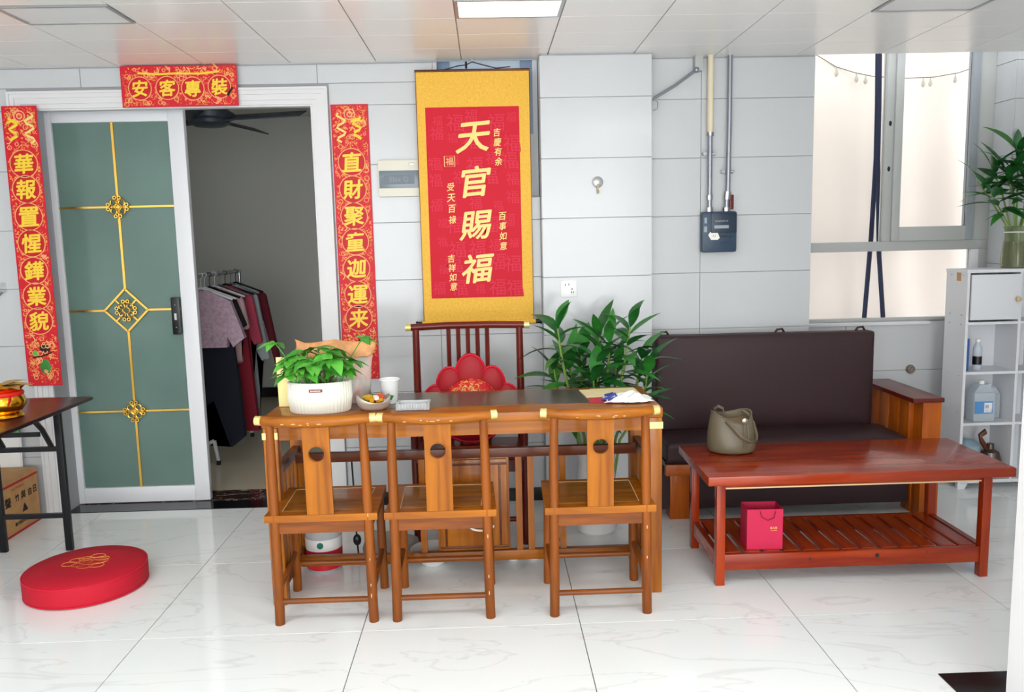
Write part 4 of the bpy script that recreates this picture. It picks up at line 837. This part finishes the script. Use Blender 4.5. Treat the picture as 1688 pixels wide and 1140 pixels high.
def jug(x, y, s, lab, label):
    t = T('plastic_jug', label, 'jug', (x, y, zA[1]+.0005), group='plastic jugs on the shelf')
    q = B().box((0, 0, .085*s), (.125*s, .085*s, .17*s), None, .012); b_ = q.build('jug_body', 'jug', t)
    q = B().prism([(-.06*s, .168*s), (.06*s, .168*s), (.03*s, .215*s), (-.025*s, .215*s)], -.032*s, .032*s); q.build('shoulder', 'jug', t)
    B().cyl((-.0*s, 0, .213*s), (0, 0, .235*s), .016*s).build('cap', 'ceramic', t); B().torus((.03*s, 0, .195*s), .018*s, .006*s, 16, 8).build('handle', 'jug', t)
    if lab:
        lb_ = B().bx(-.058*s, .045*s, -.0455*s, -.043*s, .05*s, .12*s).build('label', 'jug_label', t, False); B().bx(-.005*s, .04*s, -.0462*s, -.0455*s, .056*s, .112*s).build('label_panel', 'label_white', lb_, False); letters('lettering', [('回', .01*s, .09*s, .018*s), ('::: :::', .025*s, .066*s, .012*s)], 'blue_ink', lb_, .01, to=Matrix.Translation((0, -.0463*s, 0)))
jug(wy(1613, 640, 4.33).x+.012, 4.325, .95, True, 'clear plastic jug with a blue label on the shelf'); jug(2.758, 4.4, .8, False, 'unlabelled clear plastic jug behind the blue labelled one')
t = T('plastic_tub', 'pale blue tub with a white label on the bottom shelf board', 'tub', (2.625, 4.36, zA[0]+.0005)); t.scale = (1.15, 1.15, 1.45); B().lathe([(0, 0), (.05, 0), (.056, .09), (.06, .095), (.058, .12), (.03, .14), (0, .142)], n=24).build('body', 'tub_blue', t); B().bx(-.02, .045, -.062, -.057, .04, .095).build('label', 'label_white', t, False)
t = T('kettle', 'dark shiny round pot on the bottom shelf board', 'pot', (2.752, 4.35, zA[0]+.0005)); t.scale = (1, 1, 1.5); B().lathe([(0, 0), (.045, 0), (.058, .02), (.058, .06), (.045, .09), (.02, .1), (.018, .12), (0, .122)], n=24).build('body', 'pot_dark', t); B().tube([(-.02, 0, .1), (-.05, 0, .13), (-.06, 0, .15), (-.03, 0, .165)], .012, 8).build('handle', wood('dark', 'x'), t)
# ------------------------------------------------------------------ plants
def bamboo(root, stems, leaf_defs, seed, lim=None, reach=.2):
    random.seed(seed)
    for (pts, r, n0, cnt, spread) in stems:
        B().tube(pts, r, 8, [1]+[.85]*(len(pts)-2)+[.5]).build('stem', 'stem', root)
        P_ = [Vector(p) for p in pts]
        def pos(t):
            k = t*(len(P_)-1); i = min(int(k), len(P_)-2); return P_[i].lerp(P_[i+1], k-i)
        for k in range(cnt):
            tt = n0+(1-n0)*k/max(1, cnt-1); az = k*2.4+seed+random.uniform(-.4, .4)
            el = .15+.95*(k/max(1, cnt-1))**1.6+random.uniform(-.15, .15)
            if lim:                                     # leaves next to the wall turn away from it
                p_ = pos(min(tt, 1)); ca, sa = math.cos(az)*math.cos(el), math.sin(az)*math.cos(el)
                if p_.x+reach*ca > lim[0]: ca = -abs(ca)
                if p_.y+reach*sa > lim[1]: sa = -abs(sa)
                az = math.atan2(sa, ca)
            me = random.choice(leaf_defs); s = random.uniform(.8, 1.1)*spread
            inst('leaf', me, root, pos(min(tt, 1)), aim(az, el, random.uniform(-.4, .4)), (s, s*random.uniform(.9, 1.2), s))
ld = [leaf_mesh('leaf', .22, .055, d, m_) for d, m_ in ((.5, 'leaf_dark'), (.8, 'leaf_mid'), (1.1, 'leaf_dark'), (.35, 'leaf_mid'))]
fp_ = T('bamboo_plant', 'bushy dark green lucky bamboo standing behind the desk', 'plant', (.50, 3.83, 0))
B().lathe([(0, 0), (.085, 0), (.095, .01), (.1, .2), (.085, .34), (.095, .42), (.09, .42), (.08, .34), (.09, .2), (.08, .02), (0, .02)], n=28).build('vase', 'ceramic', fp_)
stems = []
for (x, y, zt_, dx) in ((-.16, -.03, 1.0, -.04), (-.06, .05, .86, .0), (.0, -.04, .82, .02), (.06, .02, .92, .03), (.14, -.02, 1.0, .05), (.2, .04, .84, .06), (-.1, .06, .8, -.03), (.1, .07, .8, .02), (-.17, .04, .8, -.05), (.03, .1, .94, 0), (.22, -.04, .78, .04), (-.02, -.09, .76, 0)):
    stems.append(([(x*.25, y*.4, .1), (x*.5, y*.7, .45), (x, y, zt_-.16), (x+dx*.5, y, zt_)], .008, .5, 15, .95))
bamboo(fp_, stems, ld, 5)
# vase plant on the shelf
vx = wy(1671, 443, 4.36)
vp = T('vase_plant', 'lucky bamboo in a clear glass vase on top of the shelf', 'plant', (2.848, 4.372, 1.193))
B().lathe([(0, 0), (.066, 0), (.07, .004), (.071, .05), (.063, .12), (.056, .17), (.058, .2), (.064, .222), (.06, .221), (.054, .2), (.052, .17), (.059, .12), (.066, .05), (.064, .008), (0, .008)], n=28).build('vase', 'vase_glass', vp)
B().lathe([(0, .01), (.062, .01), (.064, .05), (.057, .115), (.054, .14), (0, .14)], n=24).build('water', 'vase_water', vp)
B().torus((0, 0, .19), .0585, .003, 24, 6, 'xy').build('string_tie', 'paper_white', vp)
ld2 = [leaf_mesh('leaf', .21, .044, d, m_) for d, m_ in ((.4, 'leaf_dark'), (.7, 'leaf_mid'), (.9, 'leaf_dark'))]
stems = []
for (x, y, zt_) in ((-.24, -.02, .46), (-.19, -.06, .40), (-.12, -.07, .5), (-.16, .0, .54), (-.04, -.02, .62), (.03, -.06, .55), (-.05, .0, .52), (.06, -.0, .47), (.0, -.08, .42)):
    stems.append(([(x*.08, y*.1, .02), (x*.2, y*.3, .2), (x*.62, y, zt_-.12), (x, y, zt_)], .0055, .68, 9, 1.))
bamboo(vp, stems, ld2, 9, (.175, .09), .22)
# money tree in the ribbed planter
pc_ = Vector((-.672, 3.222, .7505))
pt = T('planter_plant', 'bright green money tree in an oval white ribbed planter', 'potted plant', pc_)
B().lathe([(0, 0), (.112, 0), (.118, .006), (.126, .06), (.124, .118), (.119, .122), (.112, .118), (.11, .1), (0, .1)], n=192, sy=.62, ribs=.0013, nrib=48).build('pot', 'planter', pt)
B().lathe([(0, .107), (.06, .106), (.111, .101)], n=32, sy=.62).build('soil', 'soil', pt)
bp = B().bx(-.026, .026, -.0845, -.078, .088, .1, .005).build('badge', 'badge', pt); letters('lettering', [('BANAUAS', 0, .094, .006)], 'paper_white', bp, .02, to=Matrix.Translation((0, -.0848, 0)))
lb = [leaf_mesh('leaflet', .092, .04, d, m_, .18, .75) for d, m_ in ((.5, 'leaf_bright'), (.8, 'leaf_bright'), (.7, 'leaf_bright2'))]
random.seed(21)
cl = [(-.1, -.02, .205, 2.9, 1.0), (-.165, .0, .275, 2.9, .85), (-.07, -.05, .18, 3.5, 1), (-.03, -.06, .165, 4.4, 1), (.01, -.07, .195, 4.9, 1.05), (.075, -.06, .215, 5.2, 1.15), (.12, -.01, .2, .2, 1), (.175, .02, .285, .6, .85), (-.05, .02, .235, 2.0, 1), (.0, .0, .25, 1.2, 1), (.05, .03, .24, .8, 1), (-.1, .03, .2, 2.6, 1), (-.11, -.05, .155, 3.4, .9), (.06, -.02, .18, 5.6, .95), (.02, .04, .22, 1.6, .9), (-.08, -.01, .225, 3.6, 1.0), (.04, -.04, .235, 4.9, 1.0), (-.03, -.05, .215, 4.2, 1.0), (.1, -.04, .17, 5.6, .95), (-.09, -.03, .185, 3.6, .85)]
for i, (x, y, z, az, s) in enumerate(cl):
    bx0 = Vector((x*.45, y*.5, .1)); c_ = Vector((x, y, z))
    B().tube([bx0, bx0.lerp(c_, .5)+Vector((0, 0, .02)), c_], .0022, 6).build('stalk', 'leaf_bright2', pt)
    for k in range(5): inst('leaflet', random.choice(lb), pt, c_, aim(az+(k-2)*.85+random.uniform(-.15, .15), random.uniform(-.35, .25), random.uniform(-.3, .3)), (s, s, s))
for x in (-.045, -.02, .0, .02, .045): B().tube([(x, .0, .095), (x*1.1, .0, .14), (x*1.3, .005, .18)], .008, 8, [1.2, 1, .6]).build('trunk', 'trunk', pt)
# ------------------------------------------------------------------ things on the desk
DZT = .7512
tag(B().box((-.79, 3.316, DZT+.103), (.14, .004, .205), (.05, 0, 0)).build('yellow_card', 'card_yellow', smooth=False), 'pale yellow card standing behind the white planter', 'card')
# clear snack bag with folded top
sb = T('snack_bag', 'clear plastic bag with a folded tan top behind the planter', 'bag', (-.637, 3.398, DZT))
def pouch(w0, w1, d0, h_, z0=0, n=28, wob=.01, seed=1, m=10):
    random.seed(seed); q = B(); rings = []; ph = [random.uniform(0, 6) for _ in range(4)]
    for i in range(m+1):
        t_ = i/m; ww = w0+(w1-w0)*t_; dd_ = d0*(1-t_**2)+.006; z = z0+h_*t_; rg = []
        for j in range(n):
            an = 2*PI*j/n; k = 1+wob*8*math.sin(3*an+ph[0]+4*t_)*.3+wob*4*math.sin(7*an+ph[1]-6*t_)*.3
            if i == 0: k *= .93
            c_, s_ = math.cos(an), math.sin(an); e_ = .6
            rg.append(q.bm.verts.new((math.copysign(abs(c_)**e_, c_)*ww/2*k, math.copysign(abs(s_)**e_, s_)*dd_/2*k, z)))
        rings.append(rg)
    for A_, Q_ in zip(rings, rings[1:]):
        for j in range(n): q.bm.faces.new((A_[j], A_[(j+1) % n], Q_[(j+1) % n], Q_[j]))
    q.bm.faces.new(list(reversed(rings[0]))); q.bm.faces.new(rings[-1]); return q
pouch(.27, .31, .1, .2, seed=4).build('film', 'clear_bag', sb, ang=70)
ft_ = pouch(.32, .33, .045, .06, .195, wob=.012, seed=6, m=4)
for v in ft_.bm.verts: v.co.z += .007*math.sin(v.co.x*31+1)+.005*math.sin(v.co.x*67); v.co.y += .006*math.sin(v.co.x*40)
ft_.build('folded_top', 'tan_band', sb, ang=70)
for (x, z, rx_, c_, s_) in ((.09, .05, .5, 'candy_red', (.022, .02, .09)), (.115, .06, -.3, 'pot_dark', (.03, .02, .08)), (-.02, .04, .2, 'candy_white', (.05, .03, .04)), (.03, .09, 0, 'candy_white', (.04, .02, .03)), (-.08, .05, .4, 'kraft', (.04, .03, .06))):
    B().box((x, 0, z), s_, (0, rx_, 0), .006).build('snack', c_, sb)
kb_ = T('candy_pouch', 'small open pouch of yellow sweets beside the planter', 'pouch', (-.462, 3.22, DZT))
q = B(); rg0 = None; rings = []
for i, (r, z) in enumerate(((.0, .0), (.045, .0), (.058, .012), (.062, .03), (.064, .045))):
    rings.append([q.bm.verts.new((r*1.05*math.cos(2*PI*j/28)*(1+.06*math.sin(5*j)), r*.75*math.sin(2*PI*j/28)*(1+.05*math.sin(3*j)), z+(.014*math.sin(2*PI*j/28*2+1) if i == 4 else 0))) for j in range(28)])
for A_, Q_ in zip(rings, rings[1:]):
    for j in range(28): q.bm.faces.new((A_[j], A_[(j+1) % 28], Q_[(j+1) % 28], Q_[j]))
bmesh.ops.remove_doubles(q.bm, verts=q.bm.verts, dist=1e-5); o = q.build('film', 'foil', kb_, ang=80); m = o.modifiers.new('s', 'SOLIDIFY'); m.thickness = .0015; m.offset = -1
random.seed(8); k = 0
for zz in (.02, .036, .05):
    for i in range(6):
        an = i*PI/3+zz*40; rr = .03*(1.1-zz*6); mat_ = ('candy_gold', 'candy_gold', 'candy_white', 'candy_red', 'candy_gold', 'leaf_mid')[(i+int(zz*100)) % 6]
        o = B().box((-.462+rr*1.2*math.cos(an), 3.22+rr*.8*math.sin(an), DZT+zz), (.03, .018, .015), (random.uniform(-.5, .5), random.uniform(-.5, .5), an), .004).build('sweet', mat_)
        tag(o, {'candy_gold': 'gold', 'candy_white': 'white', 'candy_red': 'red', 'leaf_mid': 'green'}[mat_]+' wrapped sweet in the open pouch beside the planter', 'sweet', {'candy_gold': 'gold', 'candy_white': 'white', 'candy_red': 'red', 'leaf_mid': 'green'}[mat_]+' sweets in the pouch')
t = T('paper_cup', 'white paper cup standing behind the pouch of sweets', 'cup', (-.412, 3.345, DZT)); B().lathe([(0, .004), (.028, .004), (.028, 0), (.03, 0), (.041, .095), (.043, .097), (.0415, .1), (.039, .097), (.027, .006)], n=28).build('wall', 'paper_white', t); B().prism([(-.02, .02), (.01, .018), (.02, .035), (-.005, .04)], -.0365, -.0345).build('print', 'leaf_mid', t)
t = T('ashtray', 'cut glass ashtray on the desk', 'ashtray', (-.305, 3.215, DZT))
q = B(); q.prism([(-.06, -.035), (.06, -.035), (.06, .035), (-.06, .035)], 0, .006, 'xy'); q.build('base', 'crystal', t)
for (x0_, x1_, y0_, y1_) in ((-.066, .066, -.042, -.032), (-.066, .066, .032, .042), (-.066, -.056, -.032, .032), (.056, .066, -.032, .032)): B().bx(x0_, x1_, y0_, y1_, .0, .026, .002).build('wall', 'crystal', t)
q = B()
for i in range(11): q.box((-.056+.0112*i, -.042, .014), (.006, .004, .022), (0, 0, PI/4)); q.box((-.056+.0112*i, .042, .014), (.006, .004, .022), (0, 0, PI/4))
q.build('facet', 'crystal', t, False)
# papers
def sheet_flat(name, cx, cy, w_, d_, z, rz_, mat, label, cat='paper', th=.0012): 
    o = B().box((0, 0, th/2), (w_, d_, th)).build(name, mat, smooth=False); o.location = (cx, cy, z); o.rotation_euler = (0, 0, rz_); return tag(o, label, cat)
sheet_flat('red_booklet', .475, 3.265, .15, .1, DZT, -.1, 'paper_red', 'red leaflet under the white plastic bag on the desk', 'leaflet')
sheet_flat('yellow_folder', .50, 3.42, .22, .16, DZT, .08, 'paper_yellow', 'pale yellow folder lying at the right end of the desk', 'folder', .004)
sheet_flat('yellow_sheet', .53, 3.435, .19, .13, DZT+.0045, .02, 'paper_yellow', 'pale yellow sheet lying on top of the folder', 'paper')
wb_ = T('plastic_bag', 'crumpled white plastic bag with blue print on the papers', 'plastic bag', (.553, 3.245, DZT+.0015))
q = B(); random.seed(13); nx, ny = 22, 14; V = []; 
for j in range(ny+1):
    r = []
    for i in range(nx+1):
        a, b = i/nx*2-1, j/ny*2-1; f_ = max(0, 1-abs(a)**3)*max(0, 1-abs(b)**3)
        r.append(q.bm.verts.new((a*.095*(1+.08*math.sin(5*b)), b*.06*(1+.12*math.sin(4*a+1)), .003+f_*(.022+.008*math.sin(6*a+3*b)+.006*math.sin(9*b-4*a))+random.uniform(0, .003))))
    V.append(r)
for j in range(ny):
    for i in range(nx): q.bm.faces.new((V[j][i], V[j][i+1], V[j+1][i+1], V[j+1][i]))
o = q.build('film', 'paper_white', wb_, ang=25)
q = B().tube([(-.09, .02, .018), (-.06, -.0, .03), (-.045, -.03, .022), (-.085, -.045, .012)], .006, 6, flat=(1, .4)); q.tube([(-.11, -.01, .006), (-.08, -.02, .018), (-.05, -.015, .033)], .005, 6, flat=(1, .4)).build('blue_print', 'blue_ink', wb_)
# ------------------------------------------------------------------ under the desk
bk = T('water_bucket', 'clear water bucket with red and white label under the desk', 'bucket', (-.742, 3.472, 0))
B().lathe([(0, 0), (.072, 0), (.076, .01), (.078, .15), (.081, .16), (.078, .175), (.081, .19), (.076, .215), (.0, .22)], n=32).build('body', 'bucket_clear', bk)
B().lathe([(.0778, .015), (.0786, .1)], n=32).build('red_label', 'label_red', bk); B().lathe([(.0786, .1), (.0792, .15)], n=32).build('white_label', 'label_white', bk)
B().cyl((0, -.0805, .128), (0, -.079, .128), .014).build('green_logo', 'label_green', bk); letters('lettering', [('农夫山泉', 0, .084, .018)], 'paper_white', bk, .02, to=Matrix.Translation((0, -.0805, 0)))
cdp = [(-.62, 3.56, .46), (-.61, 3.53, .3), (-.615, 3.5, .2), (-.6, 3.49, .14)]
t = T('power_cord', 'black power cord with plug hanging beside the water bucket', 'cord', (-.6, 3.49, 0)); B().tube([Vector(p)-t.location for p in cdp], .004, 6).build('cable', 'plug', t); B().ball((0, 0, .115), 1, (.018, .014, .026)).build('plug_body', 'plug', t); B().tube([(0, 0, .1), (.0, .02, .03), (-.01, .04, .004)], .004, 6).build('cable_tail', 'plug', t)
t = T('cleaning_cloth', 'crumpled grey cloth lying under the desk', 'cloth', (-.47, 3.62, 0)); q = B(); q.ball((0, 0, .03), 1, (.13, .08, .07), 20)
for v in q.bm.verts: v.co.z = max(.0005, v.co.z+.012*math.sin(v.co.x*60)+.008*math.sin(v.co.y*70+1)); 
q.build('fold', 'grey_cloth', t, ang=80)
t = T('reflection_basin', 'white basin shape standing in for a floor reflection beneath the middle chair', 'basin', (-.27, 3.48, 0)); B().lathe([(0, 0), (.045, 0), (.05, .004), (.09, .05), (.098, .07), (.094, .072), (.085, .052), (.045, .01), (0, .01)], n=32).build('bowl', 'ceramic', t)  # bowl shape added to imitate a white reflection in the floor
for x, l_ in ((.082, 'left one of two small white bowls on the floor behind the desk'), (.175, 'right one of two small white bowls on the floor behind the desk')):
    t = T('small_bowl', l_, 'bowl', (x, 3.5, 0), group='small white bowls under the desk'); B().lathe([(0, 0), (.022, 0), (.024, .004), (.038, .035), (.036, .036), (.02, .008), (0, .008)], n=24).build('bowl', 'ceramic', t)
for i, (x, l_) in enumerate(((-.33, 'thin grey cable hanging down the wall behind the desk, left one'), (-.27, 'thin grey cable hanging down the wall behind the desk, right one'))):
    pts = [(x, 4.31, .62), (x-.01, 4.3, .4), (x+.02, 4.3, .2), (x+.03, 4.29, .03)]
    tag(B().tube(pts, .004, 6).build('wall_cable', 'wire'), l_, 'cable', 'cables behind the desk')
